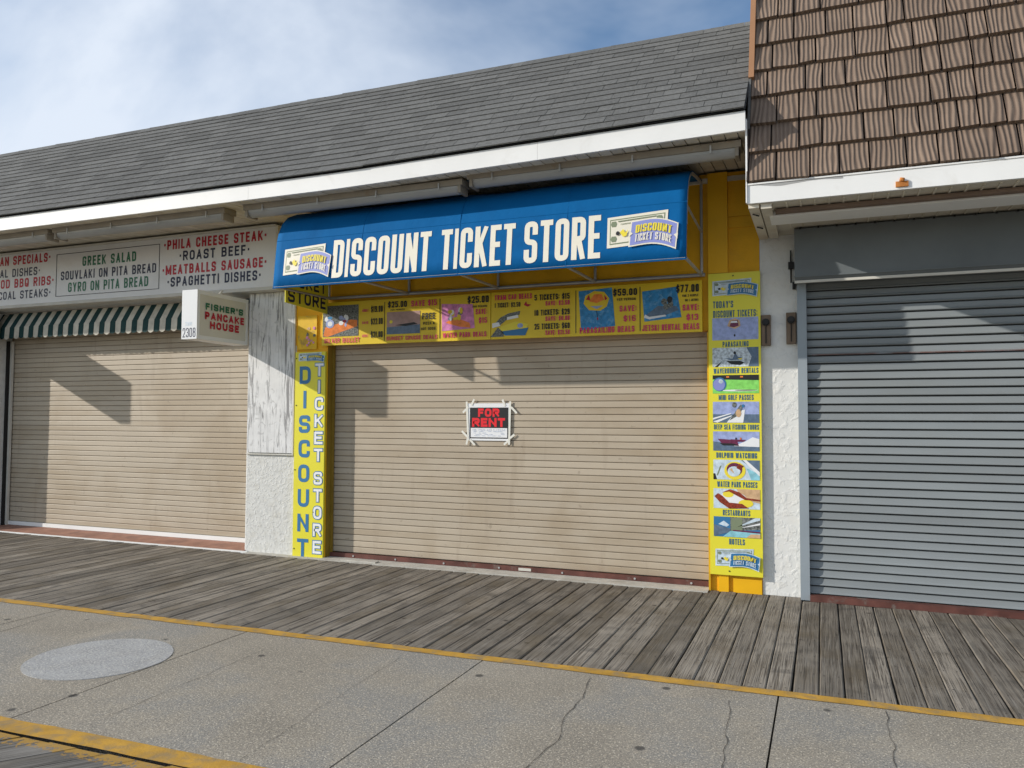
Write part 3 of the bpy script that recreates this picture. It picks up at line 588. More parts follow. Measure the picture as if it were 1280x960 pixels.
def chip(x): return FZ1-.016-.026*max(0, noise.noise(Vector((x*5, 3.3, 0)))+.38)
for a_, b_ in zip(xs, xs[1:]): m.quad([(a_, FY-.0092, chip(a_)), (b_, FY-.0092, chip(b_)), (b_, FY-.0092, FZ1-.004), (a_, FY-.0092, FZ1-.004)]) if chip(a_) > FZ1-.0119 else (m.quad([(a_, FY-.0012, chip(a_)), (b_, FY-.0012, chip(b_)), (b_, FY-.0012, FZ1-.0125), (a_, FY-.0012, FZ1-.0125)]))
m.build('worn_paint', mat('bare_grey_trim', (.36, .36, .355), .7, .1, 9), rb)
boxpart('brown_rail', darkwood_m, rb, -.34, X9, -1.02, -.955, FZ0-.042, FZ0-.011)
m = MB(); m.box(-.39, X9, -.94, -.66, FZ0-.055, FZ0-.0115); m.build('soffit_box', white_m, rb)
boxpart('soffit_beam', sof_m, rb, -.535, -.455, -1.185, -.03, FZ0-.030, FZ0-.001)
boxpart('soffit_beam', sof_m, rb, -.440, -.360, -1.185, -.10, FZ0-.042, FZ0-.001)
m = MB()
for yy in (-1.00, -.55):
    m.tube([(-.515, yy, FZ0-.034), (-.49, yy-.03, FZ0-.05), (-.47, yy, FZ0-.05), (-.49, yy+.04, FZ0-.034)], .006, 6)
m.build('wire_hook', black_m, rb)
m = MB(); px, pz = W(1127, 229, FY); m.box(px-.04, px+.045, FY-.014, FY-.0005, pz-.028, pz+.012); m.tube([(px,FY-.012,pz+.012),(px+.005,FY-.014,pz+.035)], .018, 8); m.build('rusty_bracket', rust_m, rb)
# mansard slope
TP = math.radians(68.5); MY, MZ = -1.205, 3.475; cs, sn = math.cos(TP), math.sin(TP); ML = 3.0
m = MB(); m.v += [(X0+.002, MY+.012, MZ), (X9, MY+.012, MZ), (X9, MY+ML*cs+.012, MZ+ML*sn), (X0+.002, MY+ML*cs+.012, MZ+ML*sn), (X0+.002, 1.2, MZ), (X9, 1.2, MZ), (X9, 1.2, MZ+ML*sn), (X0+.002, 1.2, MZ+ML*sn)]
for f in ((0,1,2,3),(0,3,7,4),(1,5,6,2),(3,2,6,7),(4,7,6,5)): m.f.append(f); m.m.append(0)
mr_ = m.build('mansard_roof', tileb_m, rb)
texp = .288; tw = [.13, .17, .21, .25, .30]; tmesh = {}
for w_ in tw:
    for v in range(3):
        m = MB(); h = texp+.03; q = .010*(v-1); m.v += [(0,0,.044),(w_-.014,q,.044),(w_-.014,h,.006),(0,h,.006),(0,0,.008),(w_-.014,q,.008),(w_-.014,h,.002),(0,h,.002)]
        for f in ((0,1,2,3),(4,5,1,0),(4,0,3,7),(5,6,2,1)): m.f.append(f); m.m.append(0)
        tmesh[(w_, v)] = m.mesh('roof_tile', tile_m)
for c_ in range(11):
    x = X0+.012-random.choice((0, 0, .0))
    s = c_*texp-.006; first = True
    while x < X9-.25:
        w_ = random.choice(tw if not first else tw[:3]); first = False
        put('roof_tile', tmesh[(w_, random.randrange(3))], mr_, (x, MY+s*cs, MZ+s*sn), (TP, 0, 0)); x += w_
# brown rake board and the flashing where the grey roof dies into the mansard
def slope_box(name, mt, s0, s1, x0, x1, up, th):
    m = MB(); A = []
    for s, u in ((s0, up), (s1, up), (s1, up+th), (s0, up+th)): A.append((MY+s*cs-u*sn, MZ+s*sn+u*cs))
    m.prismx(A, x0, x1); return m.build(name, mt, rb)
slope_box('rake_board', brownboard_m, 1.06, 3.0, X0-.014, X0+.030, -.02, .075)
slope_box('flashing', shing_m, .52, 1.055, X0-.012, X0+.008, -.02, .062)
slope_box('flashing', tileb_m, .0, .515, X0-.006, X0+.006, -.02, .062)

# ================================================================== LIGHT FITTINGS UNDER THE LEFT EAVE
fx = [(-11.20, -8.60, 'fluorescent strip light under the eave at the far left edge'), (-8.52, -5.93, 'fluorescent strip light under the eave above the menu sign'),
      (-5.68, -3.12, 'fluorescent strip light above the left half of the blue awning'), (-3.07, -.60, 'fluorescent strip light above the right half of the blue awning')]
for a, b, lb in fx:
    t = thing('strip_light', lb, 'light', group='strip lights under the eave'); zs = 3.862+sag((a+b)/2)
    m = MB(); m.prismx([(-1.06, zs-.012), (-.87, zs-.002), (-.87, zs-.065), (-1.05, zs-.065)], a, b); m.build('housing', fix_m, t)
    m = MB(); n = 10; zc = zs-.108
    m.prismx([(-.965+.07*math.cos(math.pi+math.pi*k/n), zs-.066+.066*math.sin(math.pi+math.pi*k/n)) for k in range(n+1)], a+.05, b-.05); m.build('cover', lens_m, t, smooth=False)
    for e_ in (a+.02, b-.05): m = MB(); m.box(e_, e_+.03, -1.045, -.88, zs-.135, zs-.066); m.build('end_cap', fix_m, t)
    for k in range(4):
        xx = a+.25+(b-a-.5)*k/3; m = MB(); m.box(xx, xx+.014, -1.066, -1.055, zs-.095, zs-.03); m.build('clip', metal_m, t)

# ================================================================== BLUE AWNING
aw = thing('blue_awning', 'long blue canvas awning lettered in cream above the beige shutter', 'awning')
AX0, AX1 = -5.32, -1.055
prof = [(-1.0, 2.948), (-.985, 3.10), (-.965, 3.28), (-.945, 3.455), (-.92, 3.55), (-.865, 3.655), (-.775, 3.75), (-.62, 3.82), (-.35, 3.868), (-.02, 3.90)]
def awy(z):
    for (y0, z0), (y1, z1) in zip(prof, prof[1:]):
        if z <= z1: return y0+(y1-y0)*(z-z0)/(z1-z0)
    return 0
m = MB(); nx = 60; nn = len(prof)
for i in range(nx+1):
    X = AX0+(AX1-AX0)*i/nx
    for j, (y, z) in enumerate(prof):
        k = .018*noise.noise(Vector((X*1.4, z*3, 1)))*(1 if 0 < j < nn-1 else 0)
        if z > 3.46: k *= 1.6
        dip = -.012*abs(math.sin((X-AX0)/(AX1-AX0)*math.pi*3)) if j == 0 else 0
        m.v.append((X, y+(k if j > 3 else 0), z+(k if j > 3 else 0)))
for i in range(nx):
    for j in range(nn-1): a = i*nn+j; m.f.append((a, a+nn, a+nn+1, a+1)); m.m.append(0)
can = m.build('canopy', blue_m, aw, smooth=True)
md = can.modifiers.new('thick', 'SOLIDIFY'); md.thickness = .003
m = MB(); m.tube([(AX0, -.944, 3.457), (AX1, -.944, 3.457)], .0035, 6); m.tube([(AX0, -1.001, 2.952), (AX1, -1.001, 2.952)], .005, 6); m.build('seam', blue_m, can)
for X in (-4.27, -3.19, -2.12):
    m = MB(); m.tube([(X, y-.0005, z) for y, z in prof], .0028, 5); m.build('seam', blue_m, can)
amap = lambda x, z, y: (x, awy(z)-.0035+y, z)
for wd_, a_, b_ in (('DISCOUNT', -4.60, -3.485), ('TICKET', -3.375, -2.615), ('STORE', -2.525, -1.805)):
    m = MB(); text(m, wd_, a_, b_, 3.015, 3.408, 0, .13, 0, amap, .19); m.build('lettering', cream_m, aw)
m = MB(); logo(m, -5.20, -4.63, 3.03, 3.385, 0, amap); m.build('ticket_logo', LM, aw)
m = MB(); logo(m, -1.745, -1.14, 3.045, 3.40, 0, amap); m.build('ticket_logo', LM, aw)
ftube = lambda pts, r_=.014: (lambda m: (m.tube(pts, r_, 8), m.build('frame_tube', metal_m, aw)))(MB())
ftube([(AX0, -.030, 2.985), (AX1+.02, -.030, 2.985)], .018)
ftube([(AX0+.01, -.985, 2.965), (AX1-.01, -.985, 2.965)])
arcp = [(p[0]+.02, p[1]-.018) for p in prof[2:]]
for X in (AX0+.02, -4.25, -3.18, -2.12, AX1-.012):
    ftube([(X, -.975, 2.968), (X, -.045, 2.985)]); ftube([(X, -.025, 3.005), (X, -.025, 3.87)])
ftube([(AX1-.012, -.945, 3.44), (AX1-.012, -.03, 3.40)], .011); ftube([(AX0+.02, -.945, 3.44), (AX0+.02, -.03, 3.40)], .011)
ftube([(AX1-.012, y, z) for y, z in arcp]); ftube([(AX0+.02, y, z) for y, z in arcp])

# side panel hanging inside the left end of the awning
sp = thing('hanging_side_sign', 'yellow side panel with STORE lettering under the left awning end', 'sign')
PX = -5.30
m = MB(); m.v += [(PX-.006, -.82, 2.83), (PX-.006, -.05, 2.80), (PX-.006, -.05, 3.30), (PX-.006, -.82, 3.30), (PX+.004, -.82, 2.83), (PX+.004, -.05, 2.80), (PX+.004, -.05, 3.30), (PX+.004, -.82, 3.30)]
for f in ((0,3,2,1),(4,5,6,7),(0,1,5,4),(3,7,6,2),(0,4,7,3),(1,2,6,5)): m.f.append(f); m.m.append(0)
m.build('panel', signy_m, sp)
m = MB(); pmp = lambda x, z, y: (PX+.006-y, x, z); text(m, 'STORE', -.78, -.10, 2.845, 2.985, 0, .2, 0, pmp, .26); text(m, 'TICKET', -.80, -.10, 3.02, 3.15, 0, .2, 0, pmp, .26); m.build('lettering', navy_m, sp)

# ================================================================== FOUR-PRICE BOARDS OVER THE MAIN SHUTTER
def wpt(Y): return lambda px, py: W(px, py, Y)
PB = [gold_m, ink_m, mag_m, cloth_m, orange_m, dusk_m, pink_m, ppblue_m, pwhite_m, yel_m, sky_m, sea_m, red_m, tblue_m]
ZB0, ZB1 = 2.437, 2.93
def price_board(x0, x1, label, dr):
    t = thing('price_board', label, 'sign'); m = MB(); m.bbox(x0, x1, -.062, -.032, ZB0, ZB1, .003); m.build('panel', gold_m, t)
    m = MB(); dr(m); m.build('print', PB, t)
Yp = -.0645
def sect(m, x0, x1):
    def q(u, v): return (x0+(x1-x0)*u, ZB0+(ZB1-ZB0)*v)
    def P(pts, mi, k=1): m.poly([q(*a) for a in pts], Yp-.0008*k, mi)
    def T(s, u0, u1, v0, v1, mi, th=.18, k=6): a = q(u0, v0); b = q(u1, v1); text(m, s, a[0], b[0], a[1], b[1], Yp-.0008*k, th, mi)
    return P, T
def blob(P, cx, cy, n, rx, ry, cols, k0, sz, seed):
    rr = random.Random(seed)
    for i in range(n): P(ell(cx+rr.uniform(-rx, rx), cy+rr.uniform(-ry, ry), sz*rr.uniform(.5, 1.3), sz*rr.uniform(.8, 2), 8), rr.choice(cols), k0+i*.15)
def left_board(m):
    P, T = sect(m, -5.37, -4.545)
    P([(.02,.20),(.60,.20),(.60,.92),(.02,.92)], 3, 1)
    P([(.03,.22),(.10,.20),(.58,.42),(.58,.56),(.48,.58),(.06,.42)], 4, 2); blob(P, .25, .55, 12, .18, .09, [8, 12, 7, 10, 8], 3, .035, 1)
    P(ell(.14,.5,.07,.10,14), 10, 5.2); P(ell(.14,.5,.04,.06,12), 8, 5.6)
    T('SILVER BULLET', .05, .62, .05, .16, 2, .2)
    for v, s, l_ in ((.72, '$19.00', 'ADULT'), (.44, '$22.00', 'SAVE'), (.14, '$21.00', 'ADULT')): T(s, .80, .985, v, v+.14, 1, .2); T(l_, .66, .76, v+.02, v+.08, 2, .2)
    P, T = sect(m, -4.54, -3.855)
    P([(0,.06),(.012,.06),(.012,.94),(0,.94)], 1, 1)
    T('$25.00', .07, .42, .80, .94, 1, .2); T('PER PERSON', .12, .38, .73, .765, 1, .2); T('SAVE $15', .50, .96, .80, .93, 2, .2)
    P([(.05,.20),(.66,.20),(.66,.70),(.05,.70)], 5, 1); P([(.05,.20),(.66,.20),(.66,.40),(.05,.36)], 11, 2); P([(.20,.40),(.55,.45),(.62,.41),(.40,.37)], 1, 3); P(ell(.13,.48,.03,.04,10), 9, 3)
    T('FREE', .70, .93, .50, .64, 1, .2); T('PIZZA &', .72, .92, .38, .44, 1, .2); T('HOT DOGS', .68, .94, .26, .32, 1, .2); T('SUNSET CRUISE DEALS', .05, .97, .06, .15, 2, .2)
    P, T = sect(m, -3.85, -3.252)
    P([(0,.06),(.014,.06),(.014,.94),(0,.94)], 1, 1)
    P([(.05,.22),(.70,.26),(.66,.78),(.04,.82)], 6, 1); P([(.12,.40),(.40,.30),(.62,.27),(.60,.38),(.30,.52)], 4, 2); blob(P, .35, .58, 10, .15, .10, [1, 11, 3, 8, 0], 3, .04, 3)
    T('$25.00', .56, .97, .80, .95, 1, .2); T('PER PERSON', .66, .94, .70, .745, 1, .2); T('SAVE:', .72, .94, .55, .67, 2, .2); T('$15', .78, .94, .36, .48, 2, .2); T('WATER PARK DEALS', .07, .93, .07, .18, 2, .2)
def right_board(m):
    P, T = sect(m, -3.246, -2.32)
    T('TRAM CAR DEALS', .05, .50, .83, .94, 2, .2); T('1 TICKET: $2.50', .05, .36, .67, .77, 1, .2)
    P([(.40,.70),(.43,.78),(.44,.72),(.49,.70),(.45,.66)], 12, 1)
    P([(.02,.28),(.12,.46),(.22,.54),(.36,.58),(.35,.50),(.22,.44),(.12,.30)], 3, 1); P([(.08,.24),(.30,.36),(.46,.30),(.42,.16),(.16,.12)], 9, 2); P([(.12,.16),(.46,.22),(.42,.06),(.18,.07)], 13, 3); P(ell(.36,.27,.035,.05,12), 10, 4); P([(.0,.05),(.09,.25),(.16,.13),(.16,.05)], 3, 3)
    P([(.02,.24),(.12,.28),(.10,.36),(.02,.34)], 8, 4); P([(.20,.40),(.34,.44),(.33,.50),(.20,.46)], 8, 2)
    for v, s, l_ in ((.78, '5 TICKETS: $15', 'SAVE: $2.50'), (.46, '10 TICKETS: $29', 'SAVE: $6.00'), (.17, '25 TICKETS: $60', 'SAVE: $21.50')): T(s, .53, .94, v, v+.12, 1, .2); T(l_, .66, .94, v-.12, v-.025, 2, .2)
    P, T = sect(m, -2.315, -1.665)
    P([(0,.06),(.012,.06),(.012,.94),(0,.94)], 1, 1)
    P([(.05,.92),(.58,.96),(.63,.18),(.09,.12)], 7, 1); P([(.13,.66),(.16,.82),(.30,.91),(.46,.88),(.54,.74),(.50,.58),(.40,.50),(.22,.52)], 0, 2); P([(.22,.70),(.30,.84),(.42,.84),(.46,.72),(.34,.66)], 4, 3); P([(.17,.74),(.22,.84),(.24,.72)], 12, 4); P([(.46,.82),(.51,.74),(.47,.70)], 12, 4); P([(.24,.60),(.44,.60),(.34,.54)], 10, 4)
    P([(.335,.5),(.345,.5),(.36,.36),(.35,.36)], 1, 4); P(ell(.355,.34,.012,.03,8), 12, 4)
    T('$59.00', .60, .97, .78, .92, 1, .2); T('PER PERSON', .66, .95, .68, .73, 1, .2); T('SAVE:', .70, .96, .46, .58, 2, .2); T('$16', .76, .95, .26, .38, 2, .2); T('PARASAILING DEALS', .07, .93, .05, .17, 2, .2)
    P, T = sect(m, -1.66, -1.065)
    P([(0,.06),(.014,.06),(.014,.94),(0,.94)], 1, 1)
    P([(.04,.84),(.60,.90),(.68,.30),(.08,.24)], 7, 1); P([(.10,.36),(.30,.54),(.60,.52),(.64,.44),(.40,.34),(.14,.30)], 11, 2); P([(.07,.32),(.16,.28),(.44,.33),(.42,.36),(.16,.33),(.09,.38)], 8, 3); blob(P, .46, .60, 7, .08, .10, [1, 3, 11], 3, .04, 6)
    T('$77.00', .60, .96, .78, .93, 1, .2); T('FOR 2 PEOPLE', .70, .95, .69, .735, 1, .2); T('ON 1 JETSKI', .74, .95, .60, .645, 1, .2); T('SAVE:', .70, .96, .42, .54, 2, .2); T('$13', .76, .95, .23, .35, 2, .2); T('JETSKI RENTAL DEALS', .04, .96, .05, .17, 2, .2)
price_board(-5.37, -3.2505, 'yellow price board with water park deals, left one under awning', left_board)
price_board(-3.2455, -1.06, 'yellow price board with tram car and jetski deals, right one', right_board)

# small dirty yellow plate above the left vertical sign
t = thing('small_yellow_plate', 'small grimy yellow plate above the vertical ticket store sign', 'sign')
m = MB(); m.box(-5.735, -5.47, -.02, -.001, 2.405, 2.80); m.build('panel', mat('grimy_yellow', (.72, .45, .02), .5, .15, 6, dirt=(.30, .20, .08), dscale=9, dlo=.55, dhi=.7), t)
m = MB(); rr = random.Random(4)
for k in range(16): m.poly(ell(-5.56+rr.uniform(-.05, .07), 2.53+rr.uniform(-.09, .13), rr.uniform(.008, .022), rr.uniform(.008, .02), 7, rr.random()), -.022-.0003*k, rr.choice([0, 1, 1, 2]))
m.build('print', [skin_m, pink_m, cloth_m], t)

# ================================================================== VERTICAL SIGNS
t = thing('vertical_sign', 'tall yellow vertical sign reading DISCOUNT TICKET STORE, left of the shutter', 'sign')
boxpart('panel', signy_m, t, -5.752, -5.335, -.034, -.002, -.005+.01, 2.372)
VS = [tblue_m, pwhite_m, lav_m, ink_m]
m = MB(); z = 2.200
zt = [W(0, 0)]
yb_ = [(457, 487), (496, 522), (529, 558), (571, 601), (612, 641), (654, 684)]
ys = [2.205, 0.0]
hs = .193; z0 = 2.205
for k, ch in enumerate('DISCOUNT'):
    zt_ = 2.205-k*.285; text(m, ch, -5.688+(.055 if ch == 'I' else 0), -5.688+(.155 if ch != 'I' else .10), zt_-.205, zt_, -.0365, .20, 0)
zs_ = [2.235-.197*k for k in range(6)]+[2.235-.197*6.35-.197*k for k in range(5)]
for k, (ch, z_) in enumerate(zip('TICKETSTORE', zs_)):
    wv_ = .045 if ch == 'I' else .115; cx = -5.412
    text(m, ch, cx-wv_/2, cx+wv_/2, z_-.145, z_, -.0365, .19, 0, grow=.018); text(m, ch, cx-wv_/2, cx+wv_/2, z_-.145, z_, -.0380, .19, 1)
m.build('lettering', VS, t)
m = MB(); logo(m, -5.705, -5.345, 2.25, 2.365, -.0350, rib=4); m.build('ticket_logo', [pale_m]+LM[1:], t)
for zz, xx in ((2.30,-5.735),(1.75,-5.73),(1.45,-5.47),(1.0,-5.735),(.52,-5.47),(.09,-5.73)):
    m = MB(); m.tube([(xx, -.0345, zz), (xx, -.038, zz)], .008, 8); m.build('screw', crack_m, t)

t = thing('ticket_list_sign', 'tall yellow sign listing discount tickets with photos, right of the shutter', 'sign')
SX0, SX1 = -1.003, -.532
boxpart('panel', signy_m, t, SX0, SX1, -.052, -.030, .162, 2.985)
boxpart('orange_edge', mat('orange_edge_paint', (.60, .34, .01), .6, .1, 5), t, -1.021, -1.0035, -.030, .125, .0, 2.43)
Ys = -.0535; A0, A1 = -.968, -.552
m = MB(); logo(m, -.965, -.56, 2.745, 2.925, Ys, rib=4); m.build('ticket_logo', [pale_m]+LM[1:], t)
m = MB(); logo(m, -.955, -.565, .215, .415, Ys, rib=4); m.build('ticket_logo', [pale_m]+LM[1:], t)
caps = [("TODAY'S", -.96, -.775, 2.655, 2.72), ('DISCOUNT TICKETS:', -.96, -.56, 2.565, 2.63), ('PARASAILING', -.875, -.64, 2.285, 2.335), ('WAVERUNNER RENTALS', -.96, -.555, 2.035, 2.085), ('MINI GOLF PASSES', -.915, -.60, 1.785, 1.835),
        ('DEEP SEA FISHING TOURS', -.96, -.555, 1.510, 1.558), ('DOLPHIN WATCHING', -.94, -.575, 1.245, 1.296), ('WATER PARK PASSES', -.935, -.575, .975, 1.028), ('RESTAURANTS', -.885, -.64, .712, .765), ('HOTELS', -.83, -.69, .446, .50)]
m = MB()
for s, a, b, c0, c1 in caps: text(m, s, a, b, c0, c1, Ys, .17, 0)
m.build('lettering', [flat('print_slate_blue', (.05, .13, .20))], t)
PM = [sky_m, sea_m, pwhite_m, lawn_m, lav_m, ink_m, maroon_m, yel_m, pale_m, meat_m, skin_m, teal_m, cloth_m, foam_m, tblue_m, billg_m, orange_m]
pics = [(2.35, 2.56), (2.098, 2.278), (1.848, 2.020), (1.575, 1.770), (1.312, 1.492), (1.045, 1.228), (.778, .960), (.516, .700)]
def pic(i, draw):
    z0, z1 = pics[i]; m = MB()
    def P(pts, mi, k=1): m.poly([(A0+(A1-A0)*a, z0+(z1-z0)*b) for a, b in pts], Ys-.0007*k, mi)
    draw(P); m.build('photo_print', PM, t)
R01 = [(0,0),(1,0),(1,1),(0,1)]
def d0(P): P(R01, 0); P([(.33,.62),(.38,.88),(.50,.97),(.60,.86),(.62,.62),(.50,.48)], 10, 2); P([(.38,.60),(.42,.85),(.56,.88),(.58,.62),(.48,.56)], 6, 3); P([(.40,.76),(.56,.76),(.54,.84),(.42,.84)], 2, 4); P(ell(.49,.2,.02,.06,8), 5, 2)
def d1(P): P(R01, 13); P([(.78,0),(1,0),(1,1),(.74,1),(.85,.5)], 1, 2); P([(.30,.30),(.60,.30),(.70,.20),(.60,.08),(.42,.12)], 5, 3); P([(.26,.46),(.44,.42),(.50,.72),(.56,.5),(.66,.48),(.56,.36),(.40,.34)], 1, 4); P(ell(.49,.72,.03,.08,8), 5, 5); P([(.55,.42),(.66,.45),(.62,.34)], 7, 5); P([(.05,0),(.22,.32),(.12,0)], 5, 2)
def d2(P): P(R01, 3); P([(0,.78),(1,.70),(1,1),(0,1)], 5, 2); P([(.30,.86),(.36,.86),(.36,.94),(.30,.94)], 16, 3); P([(.6,.86),(.66,.86),(.66,.94),(.6,.94)], 16, 3); P(ell(.58,.16,.40,.05,16), 2, 2); P(ell(.72,.17,.24,.035,16), 15, 3); P(ell(.15,.50,.15,.38,22), 14, 4); P(ell(.14,.48,.13,.33,22), 4, 5); P(ell(.18,.66,.05,.12,12), 8, 6)
def d3(P): P(R01, 0); P([(0,0),(1,0),(1,.40),(0,.40)], 1, 2); P([(.0,.14),(.4,.42),(.4,.46),(0,.22)], 2, 3); P([(.1,0),(.4,.3),(.42,.36),(.0,.05)], 2, 3); P([(.30,.0),(.52,.55),(.70,.62),(.66,0)], 2, 4); P([(.36,.10),(.60,.86),(.66,.84),(.60,.40)], 12, 5); P(ell(.47,.85,.05,.13,10), 12, 5); P(ell(.56,.45,.06,.2,10), 10, 6); P(ell(.66,.80,.03,.08,8), 14, 6)
def d4(P): P(R01, 0); P([(0,0),(1,0),(1,.28),(0,.48)], 1, 2); P([(.45,.25),(1,.22),(1,.62),(.86,.72),(.70,.50)], 2, 3); P([(.10,.62),(.52,.56),(.56,.26),(.22,.30)], 6, 4); P([(.14,.40),(.46,.38),(.56,.28),(.22,.28)], 5, 5); P([(.38,.60),(.72,.58),(.66,.48),(.4,.48)], 6, 5); P(ell(.5,.64,.02,.06,6), 5, 6); P(ell(.6,.64,.02,.06,6), 16, 6)
def d5(P): P(R01, 8); P([(.60,1),(1,.35),(1,1)], 1, 2); P([(.64,1),(1,.20),(1,.42),(.72,1)], 2, 3); P([(.72,.60),(1,.30),(1,0),(.82,0)], 11, 2); P([(.0,0),(.08,0),(.04,.3),(0,.3)], 5, 2); P([(.07,.2),(.10,.2),(.18,.7),(.15,.7)], 15, 2); P(ell(.47,.46,.23,.46,24), 7, 4); P(ell(.46,.52,.17,.34,20), 6, 5); P(ell(.45,.42,.14,.26,16), 8, 6); P([(.50,.60),(.56,.82),(.66,.70),(.58,.5)], 9, 7); P([(.36,.5),(.40,.6),(.46,.3)], 10, 7)
def d6(P): P(R01, 8); P([(.6,.5),(1,.3),(1,1),(.5,1)], 10, 2); P(ell(.42,.50,.30,.34,20), 2, 3); P(ell(.32,.72,.12,.16,14), 7, 4); P(ell(.70,.28,.16,.20,14), 7, 4); P([(.02,.6),(.10,.76),(.20,.62),(.34,.30),(.62,.26),(.76,.04),(.34,.0),(.14,.30)], 9, 5); P([(.18,.80),(.36,.98),(.56,.84),(.72,.56),(1,.50),(1,.42),(.68,.46),(.46,.72),(.34,.86)], 9, 5)
def d7(P): P(R01, 14); P([(0,.3),(.36,.2),(.36,.9),(0,.8)], 14, 2); P([(.36,.3),(.36,1),(1,1),(1,.42)], 12, 2); P([(.5,.5),(1,.9),(1,1),(.9,1)], 8, 3); P([(.55,.45),(1,.66),(1,.76)], 2, 3); P([(.38,.3),(.62,.38),(.62,.98),(.38,.95)], 15, 3); P([(.1,.62),(.22,.8),(.34,.60),(.28,.50)], 8, 3); P([(0,.0),(.36,.25),(.36,.42),(0,.6)], 1, 4); P([(.2,0),(.36,.3),(1,.28),(1,0)], 11, 5); P([(.42,.30),(1,.24),(1,.32),(.42,.36)], 6, 6); P([(.7,0),(1,.0),(1,.20),(.8,.18)], 10, 6)
for i, d in enumerate((d0, d1, d2, d3, d4, d5, d6, d7)): pic(i, d)
for xx, zz in ((-.775, 2.955), (-.83, .20)):
    m = MB(); m.tube([(xx, -.0525, zz), (xx, -.056, zz)], .007, 8); m.build('screw', black_m, t)

# ================================================================== FOR RENT SIGN
t = thing('for_rent_sign', 'black and red FOR RENT sign taped to the beige shutter', 'sign')
fx0, fx1, fz0, fz1 = -3.592, -3.092, 1.368, 1.768; fy = .116
m = MB(); m.box(fx0, fx1, fy, fy+.006, fz0, fz1); m.build('panel', pwhite_m, t)
m = MB(); m.poly(rect(fx0+.028, fx1-.022, fz0+.022, fz1-.045), fy-.001, 0); m.poly(rect(fx0+.04, fx1-.034, fz0+.034, fz0+.135), fy-.002, 1)
text(m, 'FOR', fx0+.125, fx1-.125, fz0+.255, fz0+.345, fy-.002, .27, 2, gap=.16); text(m, 'RENT', fx0+.055, fx1-.06, fz0+.147, fz0+.243, fy-.002, .28, 2, gap=.14)
text(m, '18.750.AD.1.ITEM', fx0+.06, fx1-.06, fz0+.103, fz0+.125, fy-.003, .14, 3)
rr = random.Random(3)
for k in range(30): x_ = rr.uniform(fx0+.06, fx1-.10); z_ = fz0+.05+.015*rr.randrange(4); m.poly(rect(x_, x_+rr.uniform(.01, .05), z_, z_+.004), fy-.003-.0001*k, 3)
m.build('print', [ink_m, pwhite_m, flat('print_signal_red', (.75, .02, .03)), mat('print_faded_ink', (.42, .48, .60), .5, .3, 40)], t)
for (a, b, c_, d_) in ((fx0-.01, fz1+.02, fx0+.012, fz0+.0), (fx1+.0, fz1+.02, fx1-.012, fz0-.04), (fx0+.08, fz1+.045, fx0+.045, fz1-.02), (fx1-.09, fz1+.04, fx1-.06, fz1-.03), (fx0-.055, fz1-.10, fx0+.01, fz1-.04), (fx1+.075, fz1-.105, fx1+.01, fz1-.04),
                       (fx0-.065, fz0+.10, fx0+.01, fz0+.03), (fx0+.09, fz0-.05, fx0+.03, fz0+.01), (fx0-.01, fz0-.045, fx0+.005, fz0+.02), (fx1+.05, fz0+.07, fx1+.0, fz0+.03), (fx1-.07, fz0-.04, fx1-.01, fz0+.01)):
    A = Vector((a, b)); B = Vector((c_, d_)); q = (B-A).normalized(); q = Vector((-q.y, q.x))*.011; m = MB()
    fy_ = fy-.0035-random.uniform(0, .0015); m.prismy([tuple(A-q), tuple(B-q), tuple(B+q), tuple(A+q)], fy_, fy_-.0012); m.build('tape_strip', tape_m, t)

# ================================================================== MENU SIGN BAND
t = thing('menu_sign', 'long white menu sign band lettered in red, black and green', 'sign')
m = MB(); m.box(-14.2, -5.97, -.155, -.001, 3.15, 3.86); m.build('panel', band_m, t)
m = MB(); m.prismx([(-.185, 3.105), (-.165, 3.149), (-.001, 3.149), (-.001, 3.105)], -14.2, -5.93); m.build('bottom_trim', trim_m, t)
boxpart('end_trim', trim_m, t, -5.969, -5.935, -.162, -.001, 3.151, 3.87); boxpart('top_trim', trim_m, t, -14.2, -5.972, -.168, -.001, 3.862, 3.885)
Yb = -.157; BM = [red_m, navy_m, green_m, ink_m]
m = MB()
def bt(s, p0, p1, h, mi, th=.17):                     # baseline start, baseline end, cap height (px at start)
    a = W(*p0, Yb); b = W(*p1, Yb); c_ = W(p0[0], p0[1]-h, Yb); text(m, s, a[0], b[0], (a[1]+b[1])/2, (a[1]+b[1])/2+(c_[1]-a[1]), Yb-.001, th, mi, gap=.34)
bt('AN SPECIALS*', (0, 333), (63, 327), 11, 0, .19); bt('AL DISHES*', (0, 348), (50, 343), 10, 1, .17); bt('OD BBQ RIBS*', (1, 361), (67, 356), 11, 0, .19); bt('COAL STEAKS*', (-2, 376), (63, 370), 10, 1, .17)
bt('GREEK SALAD', (103, 332), (170, 327), 12, 2, .19); bt('SOUVLAKI ON PITA BREAD', (76, 350), (195, 341), 11, 1, .17); bt('GYRO ON PITA BREAD', (85, 365), (185, 358), 12, 2, .17)
bt('*PHILA CHEESE STEAK*', (205, 313), (333, 300), 12, 0, .20); bt('*ROAST BEEF*', (224, 326), (312, 318), 12, 1, .19); bt('*MEATBALLS SAUSAGE*', (203, 344), (333, 334), 12, 0, .20); bt('*SPAGHETTI DISHES*', (209, 359), (326, 350), 12, 1, .19)
m.build('lettering', BM, t)
m = MB(); x0, z1 = W(71, 318, Yb); x1, z1b = W(200, 305, Yb); z0 = W(70, 371, Yb)[1]; z1 = (z1+z1b)/2; th = .007
m.box(x0, x1, Yb-.002, Yb, z1-th, z1); m.box(x0, x1, Yb-.002, Yb, z0, z0+th); m.box(x0, x0+th, Yb-.002, Yb, z0+th, z1-th); m.box(x1-th, x1, Yb-.002, Yb, z0+th, z1-th); m.build('border', ink_m, t)

